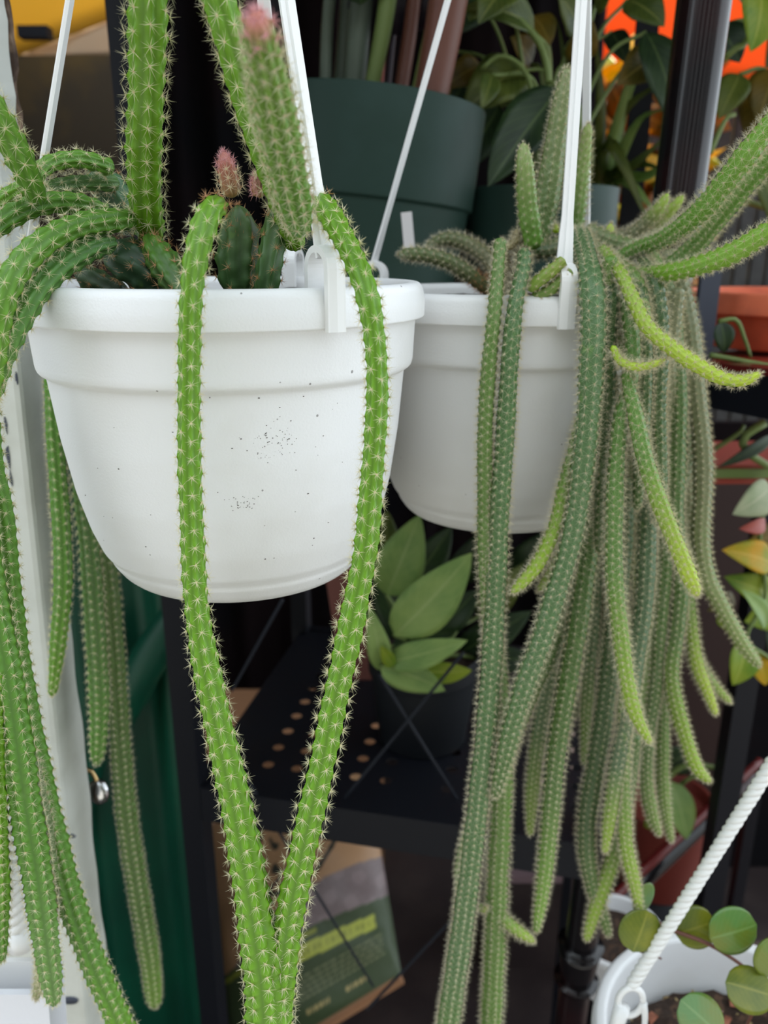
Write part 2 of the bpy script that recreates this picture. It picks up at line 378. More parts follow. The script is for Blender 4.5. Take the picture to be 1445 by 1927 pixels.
    D = Na_*np.cos(tilt)[:, None] + np.sin(tilt)[:, None]*(Ta_*np.cos(ph)[:, None] + Ba_*np.sin(ph)[:, None]) + Ta_*lie
    D /= np.linalg.norm(D, axis=1)[:, None]
    ln = slen*rng.uniform(.6, 1.15, n*K_)*np.where(q < ns, 1, .85)*(.4+.6*sc_)
    o1 = nrm([.3, .5, .8]); A1 = np.cross(D, o1); A1 /= np.linalg.norm(A1, axis=1)[:, None] + 1e-9; A2 = np.cross(D, A1)
    b = Pa_ + Na_*.0001
    nsn = n*K_
    VV = np.empty((nsn, 4, 3)); 
    for k in range(3):
        an = k*2*math.pi/3; VV[:, k] = b + sr*(math.cos(an)*A1 + math.sin(an)*A2)
    VV[:, 3] = b + D*ln[:, None]
    if tip:  # soft hair crowning the growing tip
        nx = 70; e_ = rng.uniform(0, 1, nx)**1.5; di = np.clip(m-1-(e_*min(m-2, 2.2*np.median(rad)/ds)).astype(int), 1, m-1); an_ = rng.uniform(0, 6.283, nx)
        dn = np.cos(an_)[:, None]*N[di] + np.sin(an_)[:, None]*B[di]; pb_ = pos[di] + dn*(rad[di]*.85)[:, None]
        dd = dn*rng.uniform(.2, .9, nx)[:, None] + t[di]; dd /= np.linalg.norm(dd, axis=1)[:, None]
        a1 = np.cross(dd, o1); a1 /= np.linalg.norm(a1, axis=1)[:, None] + 1e-9; a2 = np.cross(dd, a1); X = np.empty((nx, 4, 3))
        for k in range(3):
            an = k*2*math.pi/3; X[:, k] = pb_ + sr*(math.cos(an)*a1 + math.sin(an)*a2)
        X[:, 3] = pb_ + dd*(slen*rng.uniform(.4, .8, nx))[:, None]
        VV = np.concatenate([VV, X]); nsn += nx; Pz = 0
    base = (np.arange(nsn)*4)[:, None]
    TT = np.concatenate([base + np.array([[0, 1, 3]]), base + np.array([[1, 2, 3]]), base + np.array([[2, 0, 3]])])
    # areole cushions: flattened octahedra
    ar = (.00045 if sp > .005 else .0004)*np.clip(sc, .5, 1)
    AV = np.stack([Pa + Na*ar[:, None]*.9, Pa - Na*ar[:, None]*.4, Pa + Ta*ar[:, None], Pa - Ta*ar[:, None], Pa + Ba*ar[:, None], Pa - Ba*ar[:, None]], 1)
    ab_ = (np.arange(n)*6)[:, None] + nsn*4
    AT = np.concatenate([ab_ + np.array([f]) for f in ((0,2,4),(0,4,3),(0,3,5),(0,5,2),(1,4,2),(1,3,4),(1,5,3),(1,2,5))])
    mi = np.concatenate([np.zeros(len(TT), int), np.ones(len(AT), int)])
    sm = [M[smat], M['areole'], M['spine_rust'], M['spine_pink']]
    if rust: 
        msk = np.repeat(s[ii] < rust, K_); msk = np.concatenate([msk, np.zeros(nsn-len(msk), bool)]); mi[:len(TT)][np.tile(msk, 3)] = 2
    if pinktip:
        msk = np.repeat(s[ii] > L-.007, K_); msk = np.concatenate([msk, np.ones(nsn-len(msk), bool)]); mi[:len(TT)][np.tile(msk, 3)] = 3
    mk('spines', np.concatenate([VV.reshape(-1, 3), AV.reshape(-1, 3)]), [np.concatenate([TT, AT])], sm, o, midx=mi, kind='stuff', smooth=False)
    return o

# ================================================================== SETTING
def slab(name, lo, hi, m):
    lo = np.array(lo, float); hi = np.array(hi, float)
    return structure(MB().box((lo+hi)/2, hi-lo).build(name, m, smooth=False))
structure(slab('floor', (-3, -.2, -.05), (3, 5, 0), M['floor']))
slab('floor_street', (-12, -14, -.06), (12, -.2, -.01), M['street'])
slab('wall_front', (-9, -5.6, 0), (9, -5.2, 6.2), M['facade'])  # added unseen building, blocks the low sky to darken the stall
for k_ in range(9):
    x_ = -8+k_*2.0; MB().box((x_, -5.17, 1.9), (.9, .08, 3.6)).build('streak_panel', M['charcoal'], bpy.data.objects['wall_front'], smooth=False)  # added dark panels that give the glossy pole streak reflections
slab('wall_back', (-3, 3.8, 0), (3, 3.9, 2.9), M['wall'])
slab('wall_left', (-1.75, .3, 0), (-1.65, 3.8, 2.75), M['wall'])
slab('ceiling', (-1.75, .34, 2.35), (.28, 2.42, 2.40), M['roof'])  # unseen roof, reach set so the sun only falls at the back
slab('ceiling_right', (.28, .34, 2.35), (1.35, 2.42, 2.40), M['roof'])
# white painted post, left edge
def post():
    x0, y0 = P(35, 730, .50)[0], .50
    t = thing('wooden_post', (-.26, .52, 0), 'white painted wooden post with chipped edge at the left side of the picture', 'post')
    # leaning slightly: built between two heights
    def sheet(name, pts_of_z, m, label=None, jag=0):
        zs = np.linspace(.0, 2.1, 260); V = []; 
        for z in zs: V += pts_of_z(z)
        V = np.array(V); c = len(pts_of_z(0)); i, j = np.meshgrid(np.arange(len(zs)-1), np.arange(c), indexing='ij'); j2 = (j+1) % c
        Q = np.stack([i*c+j, i*c+j2, (i+1)*c+j2, (i+1)*c+j], -1).reshape(-1, 4)
        return mk(name, V, [Q], m, t, smooth=False, label=label)
    def cx(px, py, Y):  # x at height z along a slightly leaning edge
        q = P(px, py, Y); return q
    a = P(38, 730, .50); b = P(160, 1900, .50); fx = lambda z: a[0] + (b[0]-a[0])*(z-a[2])/(b[2]-a[2])
    c = P(88, 700, .54); d = P(216, 1920, .54); gx = lambda z: c[0] + (d[0]-c[0])*(z-c[2])/(d[2]-c[2])
    def wob(z): return .0007*math.sin(z*31) + .0005*math.sin(z*87)
    def main(z):
        e = .0014
        r = e*(math.sin(z*160)*.4 + math.sin(z*421+1)*.3 + math.sin(z*77)*.5) if z > 1.47 else 0
        return [(-.42, .50, z), (fx(z)-.004, .50, z), (fx(z)-.001, .501, z), (fx(z), .504, z), (gx(z)-.0015+r+wob(z), .54, z), (-.42, .54, z)]
    sheet('painted_board', main, M['post'])
    def bare(z):
        r = .0016*(math.sin(z*210)*.5 + math.sin(z*533+1)*.4 + math.sin(z*97)*.6) if z > 1.45 else -.006
        return [(gx(z)-.012, .5402, z), (gx(z)-.001+r, .5405, z), (gx(z)-.001+r, .546, z), (gx(z)-.012, .546, z)]
    sheet('bare_wood_edge', bare, M['wood'], 'splintered bare wood edge')
    # narrow batten screwed on the lower side face
    def lip(z):
        g = gx(z); return [(fx(z)+.0002, .5035, z), (fx(z)+.0042, .5005, z), (fx(z)+.0048, .509, z), (fx(z)+.001, .512, z)]
    # screw slot
    q = P(131, 1884, .4985); mb = MB(); mb.add(*lathe_y(q, .0042, .003)); mb.build('screw_hole', M['slate'], t)
    # dark scuffs as thin flakes of old paint
    for (px, py, w_, h_) in ((30, 712, 5, 26), (5, 718, 14, 5), (14, 860, 9, 60), (10, 800, 6, 40), (20, 900, 6, 34), (136, 1575, 14, 12)):
        q, tt = PT(px, py, .4992); mb = MB()
        k = 9; an = np.arange(k)*2*math.pi/k; rr_ = rng.uniform(.5, 1.1, k)
        V = np.stack([q[0]+np.cos(an)*rr_*w_/2/F*tt, np.full(k, .4994), q[2]+np.sin(an)*rr_*h_/2/F*tt], 1); V2 = V.copy(); V2[:, 1] = .5005
        V = np.concatenate([V, V2, [[q[0], .4993, q[2]]]]); kk = np.arange(k)
        mk('scuff', V, [np.stack([kk, (kk+1) % k, (kk+1) % k+k, kk+k], 1), np.stack([np.full(k, 2*k), (kk+1) % k, kk], 1)], M['slate'], t, smooth=False)
    return t
def lathe_y(c, r, h, n=20):
    a = np.arange(n)*2*math.pi/n; c = np.array(c)
    V = np.concatenate([c + np.stack([np.cos(a)*r*1.6, np.full(n, y), np.sin(a)*r*.75], 1) for y in (-.0004, h)] + [[c + np.array([0, .0004, 0])]])
    j = np.arange(n); k = (j+1) % n
    return V, np.stack([j, k, k+n, j+n], 1), np.stack([np.full(n, 2*n), k, j], 1)
post()
# bolt on the post
def bolt():
    q, t = PT(186, 1490, .56); o = thing('eye_bolt', q, 'shiny round metal knob on the right edge of the white post', 'bolt')
    V = []; n = 24; m_ = 12; r = .0105
    for i in range(m_+1):
        a = math.pi*i/m_
        for j in range(n): b = 2*math.pi*j/n; V.append(q + r*np.array([math.sin(a)*math.cos(b)*.85, math.sin(a)*math.sin(b)*.6, math.cos(a)*1.15]))
    i, j = np.meshgrid(np.arange(m_), np.arange(n), indexing='ij'); Q = np.stack([i*n+j, (i+1)*n+j, (i+1)*n+(j+1) % n, i*n+(j+1) % n], -1).reshape(-1, 4)
    mk('knob', V, [Q], M['metal'], o)
    vine(o, [q+np.array([0, 0, .009]), q+np.array([-.004, 0, .02]), q+np.array([-.011, -.001, .023])], .0022, M['brass'], 'brass_hook')
    MB().box(q+np.array([-.008, 0, 0]), (.012, .004, .005)).build('shank', M['metal'], o, smooth=False)
bolt()

# ================================================================== BACKDROP
# yellow awning, cream valance
def ribbon_sheet(name, corners, m, nx=14, ny=8, ripple=.01, th=.003, parent=None, label=None):
    """corners: four world points (top-left, top-right, bottom-right, bottom-left)"""
    a, b, c, d = [np.asarray(x, float) for x in corners]
    u = np.linspace(0, 1, nx+1); v = np.linspace(0, 1, ny+1); U, W = np.meshgrid(u, v, indexing='ij')
    pts = a*((1-U)*(1-W))[..., None] + b*(U*(1-W))[..., None] + c*(U*W)[..., None] + d*((1-U)*W)[..., None]
    n = nrm(np.cross(b-a, d-a)); pts = pts + n*(ripple*np.sin(U*19+W*2) + ripple*.6*np.sin(U*43+1))[..., None]
    A = pts.reshape(-1, 3); N = len(A); V = np.concatenate([A, A + n*th]); cc = ny+1
    i, j = np.meshgrid(np.arange(nx), np.arange(ny), indexing='ij')
    Q = np.stack([i*cc+j, i*cc+j+1, (i+1)*cc+j+1, (i+1)*cc+j], -1).reshape(-1, 4)
    E = [(k*cc, (k+1)*cc, (k+1)*cc+N, k*cc+N) for k in range(nx)] + [(k*cc+ny, k*cc+ny+N, (k+1)*cc+ny+N, (k+1)*cc+ny) for k in range(nx)]
    return mk(name, V, [np.concatenate([Q, Q[:, ::-1]+N, np.array(E)])], m, parent, label=label)
aw = thing('awning', (-1.2, 3.0, 0), 'yellow awning with a cream valance in the far upper left', 'awning')
ribbon_sheet('canopy', [P(-120, -330, 2.9), P(330, -330, 2.9), P(330, -10, 3.1), P(-120, 165, 3.1)], M['yellow'], parent=aw, ripple=.008)
ribbon_sheet('valance', [P(-120, 165, 3.12), P(330, -10, 3.12), P(330, 102, 3.12), P(-120, 106, 3.12)], M['cream'], parent=aw, ripple=.004)
MB().box(P(66, 62, 3.0), (.10, .05, .035)).build('clamp', M['black'], aw, smooth=False)
vine(aw, [P(-100, -300, 3.13), P(-100, 110, 3.13)]+[P(-100, 110, 3.13)-np.array([0, 0, 2.0])], .02, M['slate'], 'pole')
# dark curtain behind the front pot, extended to hide the sunlit wall
def curtain(name, x0, x1, Y, z0, z1, m, amp=.012, folds=9, **k):
    n = folds*10; u = np.linspace(0, 1, n+1); x = x0+(x1-x0)*u; y = Y+amp*np.sin(u*folds*2*math.pi)+amp*.5*np.sin(u*folds*3.3*math.pi+1)
    V = []
    for z in np.linspace(z0, z1, 9):
        for i in range(n+1): V.append((x[i], y[i]+.004*math.sin(z*7+i*.3), z))
    V = np.array(V); N = len(V); V = np.concatenate([V, V+np.array([0, .004, 0])]); c = n+1
    i, j = np.meshgrid(np.arange(8), np.arange(n), indexing='ij'); Q = np.stack([i*c+j, i*c+j+1, (i+1)*c+j+1, (i+1)*c+j], -1).reshape(-1, 4)
    E = [(k*c, (k+1)*c, (k+1)*c+N, k*c+N) for k in range(8)]+[(k*c+n, k*c+n+N, (k+1)*c+n+N, (k+1)*c+n) for k in range(8)]
    return mk(name, V, [np.concatenate([Q, Q[:, ::-1]+N, np.array(E)])], m, **k)
xl = P(246, 200, 2.05)[0]
tag(curtain('black_curtain', xl, .50, 2.05, .01, 2.33, M['charcoal']), 'plain black curtain hanging behind the front hanging pot, extended to darken the lit wall', 'curtain')
# orange canopy
oc = thing('orange_canopy', (1.2, 2.9, 0), 'bright orange canopy sheet glowing behind the leaves at upper right', 'canopy')
ribbon_sheet('canopy_sheet', [P(1085, -250, 2.9), P(1800, -250, 2.9), P(1800, 172, 2.9), P(1085, 172, 2.9)], M['orange'], parent=oc, ripple=.012)
vine(oc, [P(1085, -240, 2.9), P(1085, 172, 2.9), np.array([P(1085, 172, 2.9)[0], 2.9, 0.])], .015, M['slate'], 'pole')
# grey slatted shutter, right
sh = thing('slatted_shutter', (1.4, 3.1, 0), 'dark grey slatted shutter behind the black pole at right', 'shutter')
xa, xb = P(1215, 300, 3.1)[0], P(1750, 300, 3.1)[0]
for k in range(17):
    x = xa + (xb-xa)*(k+.5)/17; MB().box((x, 3.1, 1.1), ((xb-xa)/17*.78, .018, 1.9)).build('slat', M['slat'], sh, smooth=False)
MB().box(((xa+xb)/2, 3.12, P(1400, 300, 3.1)[2]), (xb-xa, .02, .05)).build('cross_rail', M['slate'], sh, smooth=False)
MB().box(((xa+xb)/2, 3.12, .2), (xb-xa, .02, .06)).build('cross_rail', M['slate'], sh, smooth=False)
# golden leaves behind the spider plant (out of focus)
gp = thing('golden_shrub', P(1190, 300, 2.62)*np.array([1, 1, 0]), 'golden leaved shrub out of focus between the green pots and the black pole', 'shrub')
b0 = P(1190, 520, 2.62)
for k in range(100):
    q = P(rng.uniform(1080, 1290), rng.uniform(150, 560), rng.uniform(2.5, 2.75)); d = nrm(rng.normal(size=3)*np.array([1, .5, 1]))
    leaf(gp, q, q+d*.17, .085, M['leaf_gold'] if k % 4 else M['leaf_yellow'], face=nrm(rng.normal(size=3)*.5+np.array([0, -1, .2])), nu=6, nv=2)
vine(gp, [b0*np.array([1, 1, 0])+np.array([0, 0, .1]), b0, P(1190, 200, 2.62)], .018, M['petiole_red'], 'trunk')
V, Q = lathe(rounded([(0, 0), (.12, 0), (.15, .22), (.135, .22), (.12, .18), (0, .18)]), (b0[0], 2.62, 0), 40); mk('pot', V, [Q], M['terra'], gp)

# ================================================================== RACK
A0 = np.array([P(367, 1500, .80)[0], .80]); B0 = np.array([P(1190, 1000, .70)[0], .70])
ex = nrm(np.append(B0-A0, 0)); ey = np.array([-ex[1], ex[0], 0.]); ez = np.array([0, 0, 1.]); AX = [ex, ey, ez]
RL = np.linalg.norm(B0-A0); rack0 = np.append(A0, 0)
rk = thing('plant_rack', rack0, 'black metal plant rack with a perforated shelf behind the hanging pots', 'rack')
def R3(a, b, z): return rack0 + ex*a + ey*b + ez*z
def rbox(name, a0, a1, b0_, b1, z0, z1, m): return MB().box(R3((a0+a1)/2, (b0_+b1)/2, (z0+z1)/2), (a1-a0, b1-b0_, z1-z0), AX).build(name, m, rk, smooth=False)
ZS0 = .82
rbox('upright', -.013, .013, -.013, .013, 0, 2.2, M['black'])
rbox('upright', -.013, .013, .40, .426, ZS0, 2.2, M['black'])
rbox('upright', RL-.013, RL+.013, .40, .426, 0, 2.2, M['black'])
# leaning glossy pole at right front
pa, pb = P(1325, 0, .72), P(1083, 1850, .72)
dirp = nrm(pb-pa); top = pa - dirp*(2.3-pa[2])/dirp[2]*-1*-1; bot = pa + dirp*(0-pa[2])/dirp[2]
top = pa + dirp*((2.3-pa[2])/dirp[2])
vine(rk, [top, (top+bot)/2, bot], .0225, M['blackpole'], 'round_pole', n=40)
for (px, py) in ((1092, 1782), (1086, 1848)):
    q = P(px, py, .72); zz = q[2]; q = pa + dirp*((zz-pa[2])/dirp[2])
    vine(rk, [q-dirp*.006, q, q+dirp*.006], .0262, M['blackpole'], 'collar', n=40)
q = pa + dirp*((P(1090, 1815, .72)[2]-pa[2])/dirp[2]); vine(rk, [q-dirp*.026, q, q+dirp*.026], .0243, M['blackpole'], 'sleeve', n=40)
# shelves
ZS, ZU = .852, 1.275
def perforated(z, holes):
    # plate with real round holes over the left part
    pit = .037; r = .0072; a_start = .055; b_start = .035; na, nb = 12, 9
    mb = MB(); n = 16; ang = np.arange(n)*2*math.pi/n + math.pi/n
    hs = pit/2
    for i in range(na):
        for j in range(nb):
            ca, cb = a_start+pit*(i+.5), b_start+pit*(j+.5)
            if i in (2, 5, 8): # solid strip between hole pairs
                V = [R3(ca-hs, cb-hs, z), R3(ca+hs, cb-hs, z), R3(ca+hs, cb+hs, z), R3(ca-hs, cb+hs, z)]; mb.add(V, [(0, 1, 2, 3)]); continue
            inner = [R3(ca+r*math.cos(x), cb+r*math.sin(x), z) for x in ang]; low = [p-ez*.0015 for p in inner]
            sq = []
            for x in ang:
                c_, s_ = math.cos(x), math.sin(x); k = hs/max(abs(c_), abs(s_)); sq.append(R3(ca+k*c_, cb+k*s_, z))
            cor = [R3(ca+hs, cb+hs, z), R3(ca-hs, cb+hs, z), R3(ca-hs, cb-hs, z), R3(ca+hs, cb-hs, z)]
            V = inner+sq+low+cor; jj = np.arange(n); k = (jj+1) % n
            Q = [(a, b, c, d) for a, b, c, d in zip(jj, jj+n, k+n, k)]; Q += [(a, b, c, d) for a, b, c, d in zip(jj, k, k+2*n, jj+2*n)]
            T = []
            for ci in range(4):
                # corner triangle between the two neighbouring square points
                xs = [(math.cos(x), math.sin(x)) for x in ang]; sg = [(1, 1), (-1, 1), (-1, -1), (1, -1)][ci]
                cand = sorted(range(n), key=lambda q_: -(xs[q_][0]*sg[0]+xs[q_][1]*sg[1]))[:2]; T.append((cand[0]+n, cand[1]+n, 3*n+ci))
            mb.add(V, Q, T)
    a1, b1 = a_start+na*pit, b_start+nb*pit
    for (x0, x1, y0, y1) in ((0, RL, 0, b_start), (0, RL, b1, .42), (0, a_start, b_start, b1), (a1, RL, b_start, b1)):
        if x1 > x0: mb.add([R3(x0, y0, z), R3(x1, y0, z), R3(x1, y1, z), R3(x0, y1, z)], [(0, 1, 2, 3)])
    return mb.build('perforated_shelf', M['black'], rk, smooth=False)
perforated(ZS, True)
rbox('front_beam', 0, RL, -.012, 0, ZS-.042, ZS+.004, M['black'])
rbox('rear_beam', 0, RL, .415, .425, ZS-.03, ZS+.004, M['black'])
rbox('upper_shelf', 0, RL-.02, .02, .42, ZU, ZU+.012, M['black'])
rbox('front_beam', 0, RL-.03, .005, .02, ZU-.02, ZU+.014, M['black'])
# diagonal wire braces in front
for (u, v) in (((455, 1450, .775), (702, 1856, .775)), ((872, 1228, .770), (496, 1688, .775)), ((714, 1270, .772), (905, 1575, .772)), ((690, 1900, .775), (1010, 1560, .770)), ((532, 1128, .785), (436, 1300, .785))):
    vine(rk, [P(*u), (P(*u)+P(*v))/2, P(*v)], .0020, M['wire'], 'brace_wire', n=8)
# ------------------------------------------------ right-hand stand: rail, bars
rs = thing('side_stand', (.36, .75, 0), 'glossy black and oxblood shelf stand at the right edge behind the cactus', 'stand')
def barbox(name, p, q, wd, ht, m, parent):
    p = np.array(p); q = np.array(q); e = nrm(q-p); f = nrm(np.cross([0, 0, 1], e)); g = np.cross(e, f)
    return MB().box((p+q)/2, (np.linalg.norm(q-p), wd, ht), [e, f, g]).build(name, m, parent, smooth=False)
pr, qr = P(1300, 722, .78), P(1560, 762, .62); barbox('black_rail', pr, qr, .02, .036, M['black'], rs)
up = np.array([0, 0, .021]); barbox('oxblood_edge', pr+up, qr+up, .024, .006, M['oxblood'], rs)
barbox('shelf_board', pr+np.array([.06, .10, .015]), qr+np.array([.1, .12, .015]), .20, .006, M['redtray'], rs)
g0, g1 = P(1338, 500, .80), P(1316, 690, .80); barbox('grey_bracket', g0, g1, .008, .019, M['slate'], rs)
pl, ql = P(1080, 1775, .98), P(1425, 1452, 1.20)
vine(rs, [pl, (pl+ql)/2, ql], .017, M['blackpole'], 'lower_rail', n=24)
up = np.array([0, -.004, .026]); vine(rs, [pl+up, (pl+ql)/2+up, ql+up], .009, M['oxblood'], 'oxblood_rail', n=16)
for q in (ql,): barbox('leg', q*np.array([1, 1, 0]), q+np.array([0, .001, 0]), .02, .02, M['black'], rs)

# ------------------------------------------------ things below
# tan box behind the bag
bx = thing('cardboard_box', (-.22, 1.70, 0), 'plain tan cardboard box on the floor under the perforated shelf', 'box')
MB().box((-.25, 1.68, .20), (.50, .20, .40)).build('carton', M['card'], bx, smooth=False)
MB().box((-.25, 1.572, .35), (.50, .012, .09)).build('flap', M['card'], bx, smooth=False)
# mauve crate lower centre right
cr = thing('mauve_crate', (.33, 1.45, 0), 'low mauve grey crate under the shelf behind the trailing cactus', 'crate')
c0_, c1_ = PZ(900, 1560, .27), PZ(1130, 1650, .27)
MB().box(((c0_[0]+c1_[0])/2, (c0_[1]+c1_[1])/2, .262), (abs(c1_[0]-c0_[0]), abs(c0_[1]-c1_[1]), .016)).build('lid', M['pinkgrey'], cr, smooth=False)
MB().box(((c0_[0]+c1_[0])/2, (c0_[1]+c1_[1])/2+.01, .127), (abs(c1_[0]-c0_[0])-.03, abs(c0_[1]-c1_[1])-.04, .254)).build('body', M['floor'], cr, smooth=False)
# printed bag leaning back
def bag():
    t = thing('soil_bag', P(640, 1900, 1.12)*np.array([1, 1, 0]), 'tan and green printed sack of potting mix standing under the rack', 'bag')
    # corner points: bottom-left, bottom-right, top-right, top-left (front sheet)
    BL, BR, TR, TL = P(440, 2035, 1.10), P(757, 1842, 1.13), P(690, 1440, 1.42), P(395, 1520, 1.40)
    nu, nv = 110, 150
    u = np.linspace(0, 1, nu+1); v = np.linspace(0, 1, nv+1); U, W = np.meshgrid(u, v, indexing='ij')
    S = BL*((1-U)*(1-W))[..., None]+BR*(U*(1-W))[..., None]+TR*(U*W)[..., None]+TL*((1-U)*W)[..., None]
    n = nrm(np.cross(BR-BL, TL-BL)); n = n if n[1] < 0 else -n
    puff = .055*(np.clip(4*U*(1-U), 0, 1)**.45)*(np.clip(4*W*(1-W), 0, 1)**.4)
    wr = .0025*np.sin(U*14+W*5)+.002*np.sin(W*31+U*9)
    front = S + n*(puff+wr*(puff > .01))[..., None]; back = S - n*(puff*.8)[..., None]
    tan = np.array(srgb(192, 150, 112)); dk = np.array(srgb(48, 52, 46)); grn = np.array(srgb(72, 86, 58)); mau = np.array(srgb(138, 122, 122)); yel = np.array(srgb(192, 198, 84)); ln = np.array(srgb(140, 142, 104))
    col = np.zeros(U.shape+(3,)); col[:] = tan
    # ring emblem
    ang = np.arctan2(W-.84, (U-.50)*.8); rr = np.hypot((U-.50)*.8, W-.84)
    col[(rr > .262) & (rr < .285)] = dk
    col[(rr > .235) & (rr < .245)] = tan*.7
    blotch = (np.sin(U*61)+np.sin(W*47+U*20) > .7) & (rr < .2) & (rr > .08); col[blotch] = dk*1.3
    lim = .545-.38*(U-.75)**2
    g1 = W < lim - .02*np.cos(U*3); col[g1] = mau*(1+.18*(rng.random(U.shape)[g1][:, None]-.5)) 
    nzz = (np.sin(U*37+W*13)*np.sin(W*41-U*7) > .3) & g1; col[nzz] = mau*1.25
    a2 = .36+.03*np.sin(U*3)
    col[W < a2] = grn
    col[(W < a2-.015) & (W > a2-.035) & (U < .62)] = yel*.6
    yb = (W < a2-.055) & (W > a2-.115) & (U > .33) & (U < .93); col[yb] = yel
    # lettering strokes in the yellow band and text lines below (too small to read)
    st = yb & (np.abs(W-(a2-.085)) < .012) & (np.sin(U*190)+.6*np.sin(U*83) > .1); col[st] = yel*.62
    for k in range(5):
        l_ = (np.abs(W-(.222-.021*k)) < .0045) & (U > .22) & (U < .95) & (np.sin(U*(130+k*17)+k) > -.75); col[l_] = ln
    l_ = (np.abs(W-.085) < .009) & (((U > .5) & (U < .63)) | ((U > .72) & (U < .84))) & (np.sin(U*260) > -.4); col[l_] = np.array(srgb(196, 176, 120))
    col[W < .022] = np.array(srgb(176, 132, 100))
    A = front.reshape(-1, 3); Bk = back.reshape(-1, 3); N = len(A); c = nv+1
    i, j = np.meshgrid(np.arange(nu), np.arange(nv), indexing='ij'); Q = np.stack([i*c+j, (i+1)*c+j, (i+1)*c+j+1, i*c+j+1], -1).reshape(-1, 4)
    E = [(k*c, k*c+N, (k+1)*c+N, (k+1)*c) for k in range(nu)]+[(k*c+nv, (k+1)*c+nv, (k+1)*c+nv+N, k*c+nv+N) for k in range(nu)]
    E += [(k, k+1, k+1+N, k+N) for k in range(nv)]+[(nu*c+k, nu*c+k+N, nu*c+k+1+N, nu*c+k+1) for k in range(nv)]
    cc = np.concatenate([col.reshape(-1, 3)]*2)
    mk('sack', np.concatenate([A, Bk]), [np.concatenate([Q, Q[:, ::-1]+N, np.array(E)])], M['bag'], t, col=cc)
    barbox('sealed_hem', BL+n*.003, BR+n*.003, .01, .014, M['card'], t)
bag()
# green tarp between post and rack
tp = thing('green_tarp', (-.42, 1.05, 0), 'dark green tarpaulin draped between the white post and the rack', 'tarp')
curtain('tarp_sheet', P(96, 1400, 1.02)[0]-.12, P(356, 1400, 1.02)[0]+.01, 1.02, 0.02, 1.42, M['tarp'], amp=.018, folds=3, parent=tp)
f0, f1, f2 = P(205, 1420, .985), P(262, 1275, .975), P(352, 1128, .985)
def fold_strip(pts, wd, m):
    K, _ = catmull([list(p) for p in pts], .01); V, Q, T = tube_geo(K[:, :3], np.sin(np.linspace(.25, math.pi-.15, len(K)))*wd, 16); V[:, 1] = 1.0 + (V[:, 1]-1.0)*1.0
    return mk('folded_edge', V, [Q, T], m, tp)
fold_strip([f0, f1, f2, P(420, 1040, .99)], .026, M['tarp'])
fold_strip([P(150, 1600, .985), P(185, 1400, .975), P(215, 1200, .985)], .014, M['tarp'])

# ================================================================== POTTED PLANTS BEHIND
def nursery_pot(parent, c, r, h, m, lipfrac=.22, name='pot', soil=True, taper=.8, n=64):
    rb = r*taper; x, y, z = c
    pr_ = rounded([(0, z), (rb, z), (r*.965, z+h*(1-lipfrac)-.002), (r, z+h*(1-lipfrac)), (r*1.01, z+h), (r*.975, z+h), (r*.95, z+h*.86), (0, z+h*.86)], .002)
    V, Q = lathe(pr_, (x, y, 0), n); mk(name, V, [Q], m, parent)
    if soil: V, Q = lathe([(r*.955, z+h*.885), (r*.5, z+h*.90), (0.001, z+h*.9)], (x, y, 0), 40); mk('soil', V, [Q], M['soil'], parent)
# big green pot with thick canes
cb = P(655, 300, .93); zb = ZU+.012; rt = P(650, 150, .82)[2]
big = thing('potted_cane_plant', (cb[0], .93, zb), 'large dark green nursery pot of thick canes standing behind the front hanging pot', 'potted plant')
nursery_pot(big, (cb[0], .93, zb), .112, rt-zb, M['greenpot'], lipfrac=.31)
for (x0, x1, y, w0, w1, m) in ((606, 600, .93, 40, 46, 'petiole_grey'), (628, 652, .91, 26, 36, 'petiole'), (742, 766, .88, 62, 74, 'petiole_red'), (715, 745, .90, 22, 16, 'petiole'), (688, 700, .92, 26, 26, 'petiole_red'), (650, 640, .95, 22, 18, 'petiole_rust'), (668, 672, .96, 14, 14, 'leaf_purple'), (580, 575, .95, 26, 30, 'petiole_grey'), (555, 540, .93, 22, 22, 'petiole_grey')):
    q0, t0 = PT(x0, 200, y); q1, t1 = PT(x1, -80, y); mm = M[m]
    K, _ = catmull([[*(q0-np.array([0, 0, .02])), w0/2/F*t0], [*((q0+q1)/2+rng.normal(size=3)*.002), (w0+w1)/4/F*t0], [*q1, w1/2/F*t1], [*(q1+(q1-q0)*.8), w1/2.6/F*t1]], .01)
    V, Q, T = tube_geo(K[:, :3], K[:, 3], 14); mk('cane', V, [Q, T], mm, big)
leaf(big, P(672, 60, .95), P(660, -90, .93), .10, M['leaf_purple'], shape='ovate', name='leaf')
leaf(big, P(600, 10, .9), P(560, -180, .88), .06, M['leaf_dark'], name='leaf')
big.rotation_euler = (0, math.radians(6), 0)
